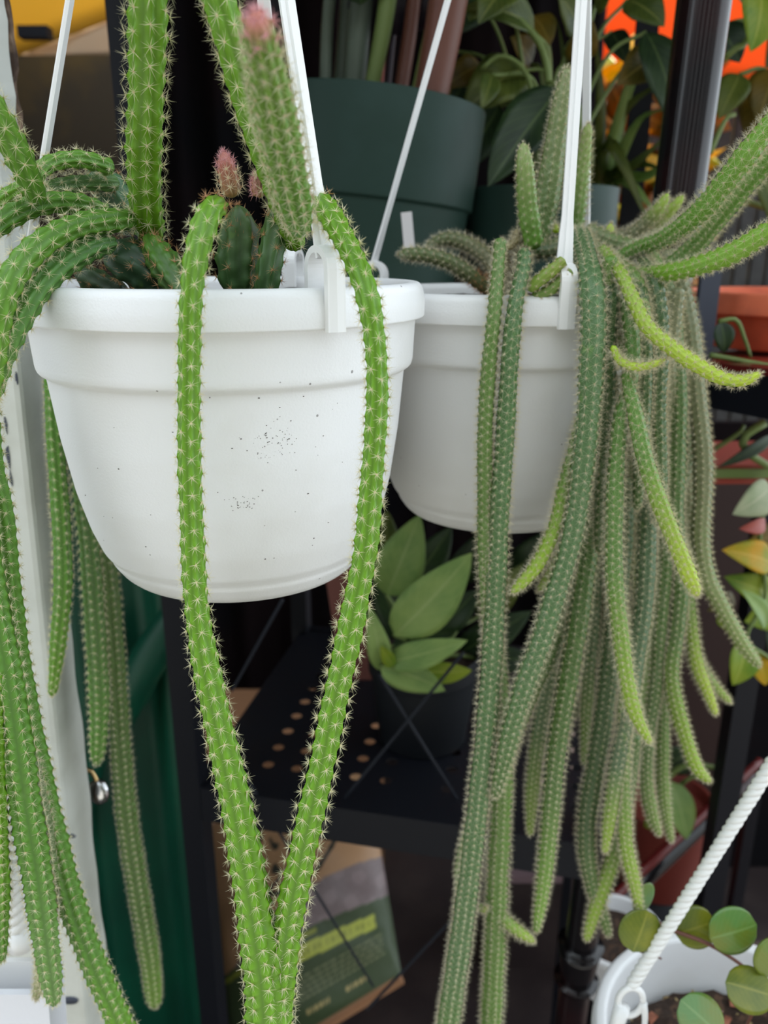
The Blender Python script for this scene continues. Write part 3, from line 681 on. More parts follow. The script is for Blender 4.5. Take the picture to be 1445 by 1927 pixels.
# small green pot with broad leaved climber
c2 = P(1012, 400, .98); rt2 = P(1012, 346, .90)[2]
sm = thing('potted_pothos', (c2[0], .98, zb), 'smaller green pot with broad olive leaves standing behind the second hanging pot', 'potted plant')
nursery_pot(sm, (c2[0], .98, zb), .088, rt2-zb, M['greenpot'], lipfrac=.26)
ctr = P(1030, 330, .98)
LV = [ # base, tip, width px, Y, material
 ((1055, 165), (918, 352), 105, .86, 'leaf_dark', .05, .3), ((1005, 60), (862, 20), 60, .95, 'leaf_mid', .2, .5), ((985, 130), (868, 215), 95, .97, 'leaf_mid', .15, .2), ((905, 125), (830, 170), 55, .99, 'leaf_olive', .2, .2),
 ((940, 200), (862, 330), 75, 1.0, 'leaf_dark', .1, .2), ((1000, 30), (1035, 85), 60, 1.0, 'leaf_olive', .1, .2), ((900, 0), (840, 70), 80, 1.0, 'leaf_dark', .1, .2), ((960, -30), (900, 45), 80, .92, 'leaf_mid', .1, .2),
 ((925, 140), (905, 205), 42, .93, 'leaf_mid', .1, .2), ((1150, 60), (1180, 120), 44, 1.05, 'leaf_dark', .1, .2), ((1215, 60), (1270, 250), 85, .98, 'leaf_dark', .1, .2), ((1180, 0), (1250, 50), 70, 1.0, 'leaf_mid', .1, .2),
 ((1120, 10), (1165, -40), 70, .98, 'leaf_mid', .1, .2), ((1230, 110), (1160, 160), 70, 1.0, 'leaf_olive', .1, .2), ((1080, 120), (1110, 30), 60, 1.0, 'leaf_olive', .1, .2), ((820, 90), (800, 20), 60, 1.02, 'leaf_dark', .1, .2),
 ((870, 160), (826, 240), 44, 1.02, 'leaf_dark', .1, .2), ((1000, 120), (960, 70), 60, 1.02, 'leaf_olive', .1, .2), ((1090, 60), (1050, -10), 70, 1.04, 'leaf_mid', .1, .2)]
for b_, t_, wp, Y, mm, bd, fd in LV:
    q0, tt = PT(*b_, Y); q1 = P(*t_, Y-.03); leaf(sm, q0, q1, wp/F*tt, M[mm], bend=bd, fold=fd, twist=rng.uniform(-.35, .35), wavy=.05)
    mid = (q0+ctr)/2+np.array([rng.uniform(-.02, .02), 0, .04]); vine(sm, [ctr-np.array([0, 0, .03]), mid, q0], .0026, M['petiole'])
for b_ in ((1032, 260), (1018, 180), (990, 90), (940, 28)): pass
vine(sm, [P(1035, 300, .93), P(1028, 120, .93), P(985, 45, .93), P(930, 18, .93), P(880, 35, .93)], .0042, M['petiole'], 'petiole')
vine(sm, [P(1010, 200, .93), P(985, 130, .93), P(940, 105, .93), P(905, 130, .93)], .003, M['petiole'], 'petiole')
vine(sm, [P(838, 205, .90), P(800, 225, .88), P(775, 262, .86)], .006, M['leaf_mid'], 'curled_leaf') if False else leaf(sm, P(850, 165, .93), P(740, 262, .84), .028, M['leaf_olive'], bend=-.18, fold=.5, shape='lance', name='leaf')
# spider-like strap leaves between straps and the pole
sp_ = thing('potted_spider_plant', P(1130, 430, 1.1)*np.array([1, 1, 0])+np.array([0, 0, zb]), 'arching strap leaved plant between the white straps and the black pole', 'potted plant')
cs = P(1105, 420, 1.12); nursery_pot(sp_, (cs[0]+.02, 1.12, zb), .06, .12, M['blackpot'])
for k, (tx, ty, mx_, my) in enumerate(((1260, 145, 1170, 215), (1250, 205, 1200, 230), (1262, 250, 1180, 320), (1240, 410, 1190, 350), (1225, 430, 1150, 270), (1200, 90, 1165, 220), (1120, 60, 1130, 200), (1060, 110, 1100, 260), (1255, 320, 1200, 310), (1290, 280, 1220, 330), (1050, 40, 1080, 220), (1240, 60, 1180, 180))):
    K, _ = catmull([list(cs-np.array([0, 0, .03])), list(P((cs_:=1115)+(mx_-1115)*.35, 345, 1.08)), list(P(mx_, my, 1.03)), list(P(tx, ty, 1.0))], .012)
    n_ = len(K); t_, N_, B_ = frames(K); wd = .0085*np.sin(np.linspace(.5, math.pi-.02, n_)); side = np.array([nrm(np.cross(t_[i], [0, -1, .2])) for i in range(n_)])
    A = K+side*wd[:, None]; D = K-side*wd[:, None]; Cc = K+np.array([0, .002, -.0015]); off = np.array([0, .0008, 0])
    V = np.concatenate([A, Cc, D, A+off, Cc+off, D+off]); i = np.arange(n_-1)
    Q = [np.stack([i+a*n_, i+1+a*n_, i+1+b*n_, i+b*n_], 1) for a, b in ((0, 1), (1, 2), (4, 3), (5, 4), (3, 0), (2, 5))]
    uvv = np.concatenate([np.stack([np.linspace(0, 1, n_), np.full(n_, s_)], 1) for s_ in (.9, .5, .9, .9, .5, .9)])
    mk('leaf', V, [np.concatenate(Q)], M['leaf_calla'] if k % 2 else M['leaf_mid'], sp_, uv=uvv)
# right-hand climbing plant with round leaves beside the pole
rt_ = thing('climbing_plant', (.55, 1.05, 0), 'climber with large rounded leaves to the right of the black pole', 'plant')
vine(rt_, [np.array([.98, 1.0, .02]), P(1620, 700, 1.0), P(1480, 300, .98), P(1480, 0, .98), P(1470, -120, .98)], .006, M['petiole'], 'stem')
for b_, t_, wp, Y, mm in (((1428, -30), (1412, 98), 95, .92, 'leaf_lime'), ((1350, 50), (1392, 118), 70, 1.0, 'leaf_dark'), ((1450, 160), (1405, 262), 90, 1.02, 'leaf_olive'), ((1392, 140), (1352, 225), 60, .98, 'leaf_mid'), ((1460, 130), (1425, 230), 80, .98, 'leaf_olive'), ((1400, 0), (1352, -70), 70, 1.0, 'leaf_mid'), ((1420, 300), (1460, 440), 46, .95, 'leaf_mid'), ((1480, 30), (1440, 130), 70, 1.05, 'leaf_mid')):
    q0, tt = PT(*b_, Y); leaf(rt_, q0, P(*t_, Y-.02), wp/F*tt, M[mm], fold=.15, twist=rng.uniform(-.3, .3), shape='ovate')
    vine(rt_, [P(1478, min(b_[1]+60, 300), .985), (q0+P(1475, b_[1]+60, .99))/2+np.array([0, 0, .02]), q0], .003, M['petiole'], 'petiole')
vine(rt_, [P(1360, 112, .93), P(1385, 90, .92), P(1405, 78, .92), P(1418, 20, .92)], .0036, M['petiole'], 'petiole')
vine(rt_, [P(1335, 290, .93), P(1365, 225, .93), P(1384, 215, .93)], .003, M['petiole'], 'petiole')
vine(rt_, [P(1390, 375, .95), P(1445, 392, .95), P(1480, 400, .95)], .004, M['petiole'], 'petiole')
# little magenta flower and white plant tag
fl = thing('pink_flower', P(790, 450, .86)*np.array([1, 1, 0])+np.array([0, 0, zb]), 'tiny magenta flower on a thin stem behind the left rim of the second pot', 'flower')
qf = P(790, 446, .86); vine(fl, [np.array([qf[0], .86, zb]), qf-np.array([0, 0, .03]), qf], .0015, M['petiole'], 'stalk')
for k in range(7): a = k*2*math.pi/7; d = np.array([math.cos(a), -.3, math.sin(a)]); leaf(fl, qf, qf+d*.014, .010, M['magenta'], name='petal', nu=5, nv=2)
tq = P(768, 440, .70)
tag(MB().box(tq, (.009, .0012, .034), [nrm([1, 0, .1]), np.array([0, 1, 0]), nrm([-.1, 0, 1])]).build('plant_tag', M['tagw'], smooth=False), 'narrow white plastic plant tag standing beside the magenta flower', 'tag')

# black pot with broad sage leaves on the lower shelf
zp = ZS+.001; cbp = P(795, 1385, .90)
bp_ = thing('potted_leafy_plant', (cbp[0], .90, zp), 'black pot of broad pointed sage green leaves on the perforated shelf', 'potted plant')
nursery_pot(bp_, (cbp[0], .90, zp), .070, .125, M['blackpot'])
base = np.array([cbp[0], .90, zp+.11])
for b_, t_, wp, Y, mm, bd in (((742, 1195), (888, 1040), 100, .80, 'leaf_calla', .06), ((728, 1120), (790, 968), 92, .86, 'leaf_calla', .1), ((738, 1215), (860, 1188), 46, .82, 'leaf_dark', -.15), ((722, 1248), (880, 1205), 56, .80, 'leaf_calla', .12), ((715, 1255), (838, 1300), 62, .79, 'leaf_calla', -.12),
    ((722, 1262), (694, 1140), 44, .80, 'leaf_calla', .1), ((800, 1262), (888, 1262), 42, .83, 'leaf_lime', .1), ((770, 1100), (850, 990), 70, .92, 'leaf_dark', .1), ((860, 1230), (1000, 1150), 66, .92, 'leaf_dark', .1), ((900, 1160), (985, 1060), 60, .95, 'leaf_mid', .1), ((720, 1060), (728, 960), 52, .95, 'leaf_mid', .1),
    ((850, 1100), (930, 985), 60, .97, 'leaf_dark', .1), ((900, 1240), (1010, 1240), 50, .9, 'leaf_dark', .1), ((960, 1080), (1060, 990), 60, .98, 'leaf_dark', .1), ((770, 1210), (700, 1060), 60, .9, 'leaf_dark', .1), ((740, 1255), (716, 1215), 26, .79, 'leaf_lime', 0), ((830, 1180), (900, 1110), 60, .9, 'leaf_dark', .1)):
    q0, tt = PT(*b_, Y); leaf(bp_, q0, P(*t_, Y-.01), wp/F*tt, M[mm], bend=bd, fold=.22, twist=rng.uniform(-.2, .2))
    vine(bp_, [base+np.array([rng.uniform(-.02, .02), rng.uniform(-.02, .02), -.01]), (base+q0)/2+np.array([0, -.01, .01]), q0], .0028, M['petiole'])
# pinkish wooden stake behind
st_ = MB().box(P(655, 1160, 1.05), (.045, .02, .34), [nrm([1, 0, .12]), np.array([0, 1, 0]), nrm([-.12, 0, 1])]).build('wooden_stake', mat('dull_rose_wood', srgb(120, 72, 62), .7), smooth=False)
tag(st_, 'dull rose wooden board leaning behind the leafy plant on the lower shelf', 'board')
# right: terracotta bowl on the stand, shadowed plants below
tb = thing('terracotta_pot', P(1420, 660, .80), 'terracotta pot coloured as if sunlit with a thin vine on the right-hand stand', 'pot')
cc_ = P(1425, 640, .82); zt = pr[2]+.036
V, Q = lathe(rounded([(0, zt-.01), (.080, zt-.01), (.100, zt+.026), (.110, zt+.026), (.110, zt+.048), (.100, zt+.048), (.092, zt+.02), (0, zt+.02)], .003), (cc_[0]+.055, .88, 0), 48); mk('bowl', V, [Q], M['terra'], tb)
vine(tb, [P(1352, 605, .75), P(1385, 602, .75), P(1402, 640, .75), P(1412, 672, .75)], .0022, M['petiole'], 'vine')
leaf(tb, P(1355, 605, .75), P(1362, 665, .75), .02, M['leaf_dark'], name='leaf')
vine(tb, [P(1335, 668, .74), P(1390, 678, .735), P(1460, 690, .73)], .0026, M['petiole'], 'vine')
tr = thing('red_tray_planter', P(1420, 880, .92)*np.array([1, 1, 0])+np.array([0, 0, P(1420, 880, .92)[2]-.04]), 'shallow red tray planter of yellow and lime leaves low at the right edge', 'planter')
q = P(1440, 868, .92); MB().box(q, (.17, .12, .022)).build('tray', M['redtray'], tr, smooth=False)
barbox('tray_rim', q+np.array([-.09, -.062, .002]), q+np.array([.09, -.062, .002]), .004, .01, M['petiole'], tr)
MB().box((q[0]+.05, q[1]+.07, q[2]/2), (.03, .03, q[2]-.02)).build('stand_leg', M['black'], tr, smooth=False)
for b_, t_, wp, Y, mm in (((1450, 915), (1378, 968), 66, .84, 'leaf_pale'), ((1440, 985), (1390, 995), 30, .86, 'redtray'), ((1450, 1060), (1358, 1035), 62, .86, 'leaf_yellow'), ((1450, 1120), (1362, 1085), 58, .88, 'leaf_lime'), ((1400, 1205), (1378, 1290), 66, .84, 'leaf_lime'), ((1440, 1180), (1395, 1110), 40, .83, 'leaf_calla'),
    ((1425, 1230), (1440, 1290), 44, .86, 'leaf_yellow'), ((1380, 1120), (1330, 1150), 34, .9, 'leaf_olive'), ((1460, 1150), (1400, 1170), 60, .9, 'leaf_lime'), ((1470, 1000), (1400, 1030), 50, .92, 'leaf_olive'), ((1455, 820), (1350, 880), 24, .86, 'leaf_dark'), ((1350, 1160), (1385, 1190), 26, .85, 'leaf_lime'), ((1470, 1230), (1440, 1180), 60, .9, 'leaf_dark')):
    q0, tt = PT(*b_, Y); leaf(tr, q0, P(*t_, Y-.02), wp/F*tt, M[mm], twist=rng.uniform(-.3, .3), fold=.25)
vine(tr, [P(1440, 795, .85), P(1400, 822, .85), P(1405, 850, .85), P(1450, 880, .85)], .005, M['petiole'], 'vine')
vine(tr, [P(1345, 845, .88), P(1390, 815, .88), P(1400, 800, .88)], .003, M['petiole'], 'vine')
vine(tr, [P(1460, 880, .86), P(1430, 1000, .86), P(1440, 1120, .86), P(1405, 1200, .85), P(1450, 1240, .85)], .003, M['petiole'], 'vine')
# low red pot with pale stalks (lower right)
rp = thing('red_pot', P(1250, 1500, 1.34)*np.array([1, 1, 0]), 'brownish red pot with yellow green stalks below the hanging stems at right', 'pot')
cr_ = P(1250, 1500, 1.34); hz = cr_[2]
V, Q = lathe(rounded([(0, hz-.20), (.075, hz-.20), (.098, hz), (.09, hz), (.08, hz-.02), (0, hz-.02)], .004), (cr_[0], 1.34, 0), 48); mk('bowl', V, [Q], mat('dull_red_plastic', srgb(112, 44, 34), .5), rp)
V, Q = lathe([(.0, 0), (.07, 0), (.06, hz-.2), (0, hz-.2)], (cr_[0], 1.34, 0), 24); mk('stand', V, [Q], M['black'], rp)
vine(rp, [P(1240, 1480, 1.05), P(1290, 1440, 1.03), P(1365, 1448, 1.02)], .005, M['petiole'], 'stalk')
vine(rp, [P(1300, 1530, 1.1), P(1280, 1480, 1.05), P(1330, 1450, 1.04)], .004, M['petiole'], 'stalk')
leaf(rp, P(1262, 1470, 1.04), P(1292, 1580, 1.0), .045, M['leaf_calla']); leaf(rp, P(1220, 1560, 1.06), P(1262, 1470, 1.04), .04, M['leaf_lime']); leaf(rp, P(1250, 1440, 1.06), P(1300, 1410, 1.06), .05, M['leaf_dark'])
tag(MB().box((1.02, 1.62, .56), (1.05, .02, 1.12)).build('shade_screen', M['charcoal'], smooth=False), 'plain black screen added for deep shade behind the yellow leaves at the right edge', 'screen')  # added dark sheet standing in for shade over the sunlit floor
# rust coloured wall board at right rear
tag(MB().box(P(1330, 1350, 1.5), (.16, .03, 1.2)).build('rust_board', mat('rust_board', srgb(42, 19, 14), .7), smooth=False), 'rust brown upright board in shade behind the hanging stems at right', 'board')

# ================================================================== HANGING POTS
def pot_profile(k, z):
    return rounded([(.0, z-.1485), (.0570, z-.1485), (.0590, z-.1500), (.0618, z-.1500), (.0655, z-.1468), (.0695, z-.1410), (.0702, z-.1385),
        (.0735, z-.1340), (.0780, z-.1215), (.0830, z-.101), (.0872, z-.0735), (.0900, z-.0448), (.0903, z-.0428), (.0938, z-.0408), (.0946, z-.038), (.0958, z-.0165),
        (.0988, z-.0170), (.1003, z-.0165), (.1005, z-.010), (.0995, z-.003), (.0975, z-.0002), (.0945, z), (.0915, z-.0004), (.0897, z-.003), (.0880, z-.03), (.083, z-.08), (.0640, z-.142), (0, z-.142)], .0016, 3)*np.array([k, 1.0])+np.array([0, 0])
def hook_geo(az, c, R, zr, R_w=.0068):
    """clip looped over the rim at azimuth az (0 = toward camera, + = right)"""
    rd = np.array([math.sin(az), -math.cos(az), 0]); tn = np.array([math.cos(az), math.sin(az), 0]); up = np.array([0, 0, 1.])
    pr_ = []  # centre line in (radial, z)
    r0 = R+.0030; ri = R-.0125; rc = (r0+ri)/2; rad_ = (r0-ri)/2; zt = zr+.0075
    pr_ += [(r0, zr-.0178), (r0, zr-.010), (r0, zr)]
    pr_ += [(rc+rad_*math.cos(a), zt+rad_*math.sin(a)) for a in np.linspace(0, math.pi, 14)]
    pr_ += [(ri, zr+.001), (ri, zr-.006)]
    pr_ = np.array(pr_); th = .0014; g = np.gradient(pr_, axis=0); g /= np.linalg.norm(g, axis=1)[:, None]; nn_ = np.stack([g[:, 1], -g[:, 0]], 1)
    V = []; W = R_w/2
    for p, n_ in zip(pr_, nn_):
        for (a, b) in ((1, -1), (1, -.8), (1.25, 0), (1, .8), (1, 1), (-1, 1), (-1, -1)):
            q = p+n_*th*a; V.append(c+rd*q[0]+up*(q[1])+tn*W*b)
    m_ = len(pr_); k = 7; i, j = np.meshgrid(np.arange(m_-1), np.arange(k), indexing='ij')
    Q = np.stack([i*k+j, i*k+(j+1) % k, (i+1)*k+(j+1) % k, (i+1)*k+j], -1).reshape(-1, 4)
    caps = [[0, 6, 5], [0, 5, 4], [0, 4, 3], [0, 3, 2], [0, 2, 1]]; e = (m_-1)*k; caps += [[e+a, e+c_, e+b] for a, b, c_ in caps]
    topp = c+rd*rc+up*(zt+rad_)
    return np.array(V), Q, np.array(caps), topp, rd, tn
def strap(parent, az, c, R, zr, apex, w0=.0046, hookw=.0068, label=None):
    V, Q, T, tp_, rd, tn = hook_geo(az, c, R, zr, hookw)
    d = apex-tp_; L = np.linalg.norm(d); d = d/L; s = nrm(tn-d*np.dot(tn, d)); n_ = np.cross(d, s)
    prof_l = [(-.004, hookw*.50), (.002, hookw*.50), (.008, hookw*.46), (.016, w0*.62), (.026, w0*.5), (L, w0*.45)]
    Vs = []; 
    for l_, hw in prof_l:
        for (a, b) in ((-1, .0007), (-.38, .0009), (-.25, .0021), (.25, .0021), (.38, .0009), (1, .0007), (1, -.0007), (-1, -.0007)):
            Vs.append(tp_+d*l_+s*hw*a-n_*b*(1 if b else 1)*(1 if np.dot(n_, rd) < 0 else -1))
    m_ = len(prof_l); k = 8; i, j = np.meshgrid(np.arange(m_-1), np.arange(k), indexing='ij')
    Qs = np.stack([i*k+j, i*k+(j+1) % k, (i+1)*k+(j+1) % k, (i+1)*k+j], -1).reshape(-1, 4)
    o = mk('hanger_strap', Vs, [Qs], M['strap'], parent, smooth=False, label=label)
    mk('hook', V, [Q, T], M['strap'], o, smooth=False)
def flat_rim_soil(parent, c, r, z):
    n = 60; V = [c+np.array([0, 0, z])]; rr_ = np.linspace(.06, 1, 22)*r
    for q in rr_:
        for j in range(n): a = j*2*math.pi/n; V.append(c+np.array([q*math.sin(a), -q*math.cos(a), z+rng.uniform(-.0016, .0022)+.003*math.sin(q*90)*math.sin(a*3)]))
    m_ = len(rr_); i, j = np.meshgrid(np.arange(m_-1), np.arange(n), indexing='ij')
    Q = 1+np.stack([i*n+j, (i+1)*n+j, (i+1)*n+(j+1) % n, i*n+(j+1) % n], -1).reshape(-1, 4); e = np.arange(n)
    T = np.stack([np.zeros(n, int), 1+e, 1+(e+1) % n], 1); mk('soil', V, [Q, T], M['soil'], parent)
# ---- front pot
c1 = np.array([P(428, 560, .42)[0], .42, 0]); z1 = CAMZ-.0135
h1 = thing('hanging_cactus_pot', (c1[0], c1[1], z1-.1475), 'nearest white hanging pot with thick bright green trailing cactus stems', 'potted cactus')
V, Q = lathe(pot_profile(1.0, z1), c1, 128); mk('pot', V, [Q], M['pot'], h1)
pp_ = pot_profile(1.0, z1); pz = pp_[12:80][pp_[12:80, 0] > .06]
def on_pot(px, py, c, prof):
    o_ = np.argsort(prof[:, 1]); 
    for Y in np.linspace(c[1]-.11, c[1], 400):
        q = P(px, py, Y); rr_ = math.hypot(q[0]-c[0], q[1]-c[1])
        if rr_ <= np.interp(q[2], prof[o_, 1], prof[o_, 0]): return q
    return q
outer = np.array([(.0618, -.15), (.0695, -.141), (.0735, -.134), (.0780, -.1215), (.0830, -.101), (.0872, -.0735), (.0900, -.0448), (.0938, -.0408), (.0958, -.0165)])+np.array([0, z1])
mb = MB()
for k in range(150):
    if k < 70: px, py = rng.normal(515, 20), rng.normal(832, 17)
    elif k < 105: px, py = rng.normal(462, 14), rng.normal(948, 8)
    else: px, py = rng.uniform(150, 660), rng.uniform(650, 1060)
    q = on_pot(px, py, c1, outer); n_ = nrm([q[0]-c1[0], q[1]-c1[1], -.1]); u_ = nrm(np.cross(n_, [0, 0, 1])); v_ = np.cross(n_, u_)
    sz = rng.uniform(.00012, .00038)*(1 if k < 105 else 1.5); a0 = rng.uniform(0, 3); el = rng.uniform(.3, 1)
    an = a0+np.arange(6)*math.pi/3; V = [q+n_*.0002+sz*(u_*math.cos(x)+v_*el*math.sin(x)) for x in an]+[q+n_*.0004, q-n_*.0004]
    i_ = np.arange(6); mb.add(V, T=np.concatenate([np.stack([np.full(6, 6), i_, (i_+1) % 6], 1), np.stack([np.full(6, 7), (i_+1) % 6, i_], 1)]))
mb.build('dirt_flecks', mat('dirt', (.10, .09, .08), .9), h1, smooth=False, kind='stuff')
flat_rim_soil(h1, c1, .0855, z1-.012)
ap1 = P(345, -1300, .42)
RIM = .0985
strap(h1, math.radians(36), c1, RIM, z1, ap1, .0072, .0086)
strap(h1, math.radians(165), c1, RIM, z1, ap1, .0070, .0082)
strap(h1, math.radians(-84), c1, RIM, z1, ap1, .0070, .0082)
mk('hanger_ring', *(lambda g: (g[0], [g[1], g[2]]))(tube_geo([ap1+np.array([.012*math.cos(a), 0, .012*math.sin(a)]) for a in np.linspace(0, 2*math.pi, 24)], .0022, 8)), M['strap'], h1)
GB = (.155, .355, .014); GM = (.115, .285, .03); GD = (.045, .12, .035); GT = (.27, .48, .05)
A_ = dict(nrib=8, sp=.0072, slen=.0042, ns=11, depth=.16, tub=.14, valley_shade=.66)
S1 = lambda pts, **k: stem(h1, pts, **{**A_, **k})
S1([(418, 385, .33, 40), (395, 400, .318, 52), (372, 470, .307, 52), (360, 560, .303, 48), (357, 660, .303, 46), (356, 760, .303, 48), (357, 880, .303, 48), (362, 1000, .302, 50), (368, 1120, .300, 50), (382, 1220, .298, 54), (402, 1320, .296, 58), (424, 1420, .294, 60), (446, 1520, .292, 66), (464, 1620, .290, 70), (480, 1720, .288, 76), (496, 1830, .286, 84), (506, 1960, .284, 86)], c0=GB, c1=GB, tip=False, rust=.012, slen=.0042, label=None)
S1([(590, 380, .355, 40), (612, 392, .345, 50), (655, 465, .322, 50), (688, 545, .306, 50), (704, 630, .302, 48), (710, 720, .300, 46), (706, 820, .300, 48), (698, 920, .300, 50), (690, 1020, .299, 52), (672, 1120, .298, 54), (652, 1220, .296, 56), (630, 1320, .295, 54), (610, 1420, .293, 56), (588, 1520, .291, 58), (566, 1620, .290, 60), (546, 1720, .289, 62), (530, 1830, .288, 62), (520, 1950, .288, 62)], c0=GB, c1=GB, tip=False, rust=.01)
S1([(285, 445, .40, 60), (275, 400, .385, 68), (271, 300, .370, 72), (274, 200, .355, 74), (277, 100, .345, 76), (278, 0, .335, 80), (276, -90, .33, 80)], c0=GB, c1=GB, tip=False, slen=.0052, ns=11, sp=.0076)
S1([(560, 470, .37, 44), (538, 400, .36, 56), (500, 290, .345, 66), (462, 170, .335, 70), (430, 60, .325, 72), (398, -50, .32, 74)], c0=GB, c1=GB, tip=False, slen=.005, ns=11)
S1([(568, 440, .31, 40), (552, 370, .295, 74), (528, 260, .275, 84), (506, 150, .255, 82), (488, 60, .24, 66), (480, 22, .235, 44)], c0=GM, c1=(.20, .36, .05), slen=.0046, ns=13, sp=.0055, pinktip=True, nrib=10, smat='spine_pale')
S1([(450, 560, .375, 70), (448, 500, .375, 86), (450, 430, .375, 84), (448, 385, .375, 60)], c0=GD, c1=(.08, .15, .04), tip=True, smat='spine_rust', sp=.0085, slen=.0034, nrib=6, depth=.22, label='thick dark green stump')
S1([(500, 560, .365, 50), (508, 490, .365, 56), (524, 420, .37, 62), (540, 380, .375, 54)], c0=GD, c1=(.10, .2, .04), tip=True, smat='spine_rust', sp=.008, slen=.0036, nrib=6, depth=.2)
S1([(438, 372, .36, 42), (430, 335, .36, 42), (420, 285, .36, 26)], c0=(.30, .20, .07), c1=(.62, .16, .14), pinktip=True, smat='spine', sp=.0036, slen=.0034, ns=12, nrib=8, label='fuzzy pink budding tip')
S1([(490, 372, .355, 30), (486, 350, .355, 30), (482, 325, .355, 16)], c0=(.34, .2, .08), c1=(.6, .25, .2), smat='spine_pink', sp=.003, slen=.003, ns=11, nrib=8)
# left group
S1([(75, 385, .36, 40), (48, 320, .35, 56), (12, 250, .34, 58), (-35, 170, .33, 58)], c0=GM, c1=GB, tip=False, slen=.0046)
S1([(215, 318, .42, 34), (150, 300, .41, 36), (90, 310, .40, 36), (55, 345, .39, 34), (10, 372, .385, 34), (-35, 410, .38, 34)], c0=GM, c1=GB, tip=False, slen=.0036)
S1([(225, 345, .43, 34), (150, 345, .42, 34), (90, 355, .41, 32), (40, 375, .40, 32), (-20, 400, .39, 32)], c0=(.10, .22, .05), tip=False, slen=.0036)
S1([(262, 440, .44, 50), (225, 385, .44, 78), (188, 335, .435, 66), (178, 312, .43, 40)], c0=GD, c1=(.09, .2, .10), smat='spine_rust', sp=.0095, slen=.0036, nrib=6, depth=.22)
S1([(205, 405, .40, 38), (150, 385, .385, 44), (90, 382, .372, 46), (30, 402, .36, 46), (-30, 440, .35, 46)], c0=GM, c1=GM, tip=False, slen=.004)
S1([(255, 412, .385, 40), (205, 416, .37, 50), (150, 424, .355, 52), (92, 450, .34, 54), (45, 490, .33, 56), (12, 545, .322, 58), (-10, 620, .318, 60), (-25, 720, .315, 60)], c0=GM, c1=GB, tip=False, slen=.0042)
S1([(215, 455, .375, 40), (165, 468, .36, 54), (112, 502, .345, 56), (68, 548, .335, 56), (35, 602, .328, 54), (8, 660, .323, 52), (-20, 740, .32, 50)], c0=(.10, .26, .06), c1=GM, tip=False, slen=.0036)
S1([(350, 560, .36, 50), (322, 515, .37, 66), (292, 470, .38, 60), (278, 440, .385, 46)], c0=(.06, .14, .03), c1=GM, smat='spine_rust', slen=.004, nrib=6, depth=.2)
S1([(330, 560, .385, 56), (290, 520, .385, 84), (230, 485, .385, 96), (190, 465, .385, 72)], c0=(.035, .09, .045), c1=(.05, .12, .045), smat='spine_rust', sp=.0085, slen=.0034, nrib=7, depth=.12, label='dark bluish green old stem lying on the soil')
S1([(240, 560, .40, 50), (180, 530, .40, 56), (140, 505, .40, 40)], c0=(.03, .06, .03), c1=(.06, .12, .04), smat='spine_rust', sp=.008, slen=.003, nrib=6)
# long trailers left (nearer than the post)
S1([(-30, 700, .335, 50), (-18, 860, .338, 50), (2, 960, .34, 50), (18, 1120, .345, 52), (38, 1270, .35, 52), (68, 1430, .35, 54), (98, 1560, .35, 54), (132, 1690, .35, 54), (172, 1800, .35, 52), (215, 1900, .35, 50), (240, 1960, .35, 50)], c0=GM, c1=GB, tip=False, slen=.0034, sp=.0062)
S1([(-40, 900, .325, 56), (-22, 1080, .327, 58), (5, 1230, .328, 62), (28, 1380, .328, 66), (48, 1520, .328, 66), (70, 1650, .327, 62), (86, 1770, .326, 54), (96, 1840, .326, 44), (103, 1892, .326, 28)], c0=GM, c1=(.2, .36, .10), slen=.0036, sp=.0058, ns=8)
S1([(-18, 1250, .322, 46), (-14, 1400, .322, 48), (-8, 1550, .322, 50), (-2, 1680, .322, 46), (0, 1760, .322, 34), (2, 1812, .322, 20)], c0=GB, c1=GM, slen=.0036, sp=.0058)
S1([(60, 1420, .345, 30), (86, 1560, .345, 34), (94, 1660, .345, 34), (86, 1760, .344, 30), (78, 1820, .344, 26), (68, 1880, .344, 16)], c0=(.2, .3, .12), c1=(.42, .44, .2), slen=.0042, sp=.005, ns=12, smat='spine_pale')
S1([(100, 560, .49, 28), (98, 720, .485, 32), (106, 860, .48, 36), (116, 1000, .475, 38), (118, 1100, .47, 38), (110, 1200, .468, 34), (98, 1310, .466, 18)], c0=GM, c1=GB, slen=.0034, sp=.0062)
S1([(150, 620, .50, 30), (148, 850, .50, 36), (166, 1020, .50, 40), (178, 1180, .50, 42), (186, 1320, .50, 40), (184, 1400, .50, 32), (182, 1440, .50, 18)], c0=(.10, .22, .04), c1=GM, slen=.0038, sp=.0065)
S1([(180, 700, .53, 34), (186, 900, .53, 34), (206, 1080, .53, 36), (218, 1240, .53, 38), (226, 1380, .53, 40), (240, 1540, .53, 42), (262, 1680, .53, 42), (282, 1800, .53, 40), (292, 1895, .53, 30)], c0=(.09, .17, .03), c1=(.2, .36, .05), slen=.0042, sp=.0062, smat='spine_pale')

# ---- second pot
c2_ = np.array([P(950, 560, .545)[0], .545, 0]); z2 = P(950, 556, .446)[2]
h2 = thing('hanging_cactus_pot', (c2_[0], c2_[1], z2-.1475), 'farther white hanging pot overflowing with slender hairy trailing cactus stems', 'potted cactus')
V, Q = lathe(pot_profile(1.0, z2), c2_, 128); mk('pot', V, [Q], M['pot2'], h2)
flat_rim_soil(h2, c2_, .0855, z2-.010)
ap2 = P(1168, -1150, .545)
strap(h2, math.radians(11), c2_, RIM, z2, ap2, .0064, .0092)
strap(h2, math.radians(134), c2_, RIM, z2, P(1108, -700, .555), .0060, .0078)
strap(h2, math.radians(-112), c2_, RIM, z2, ap2, .0068, .0092)
B_ = dict(nrib=10, sp=.0048, slen=.0046, ns=11, centr=6, tilt0=.75, seg=3, rps=5, c0=(.075, .17, .055), smat='spine_pale', sr=.00008, depth=.08, tub=.13)
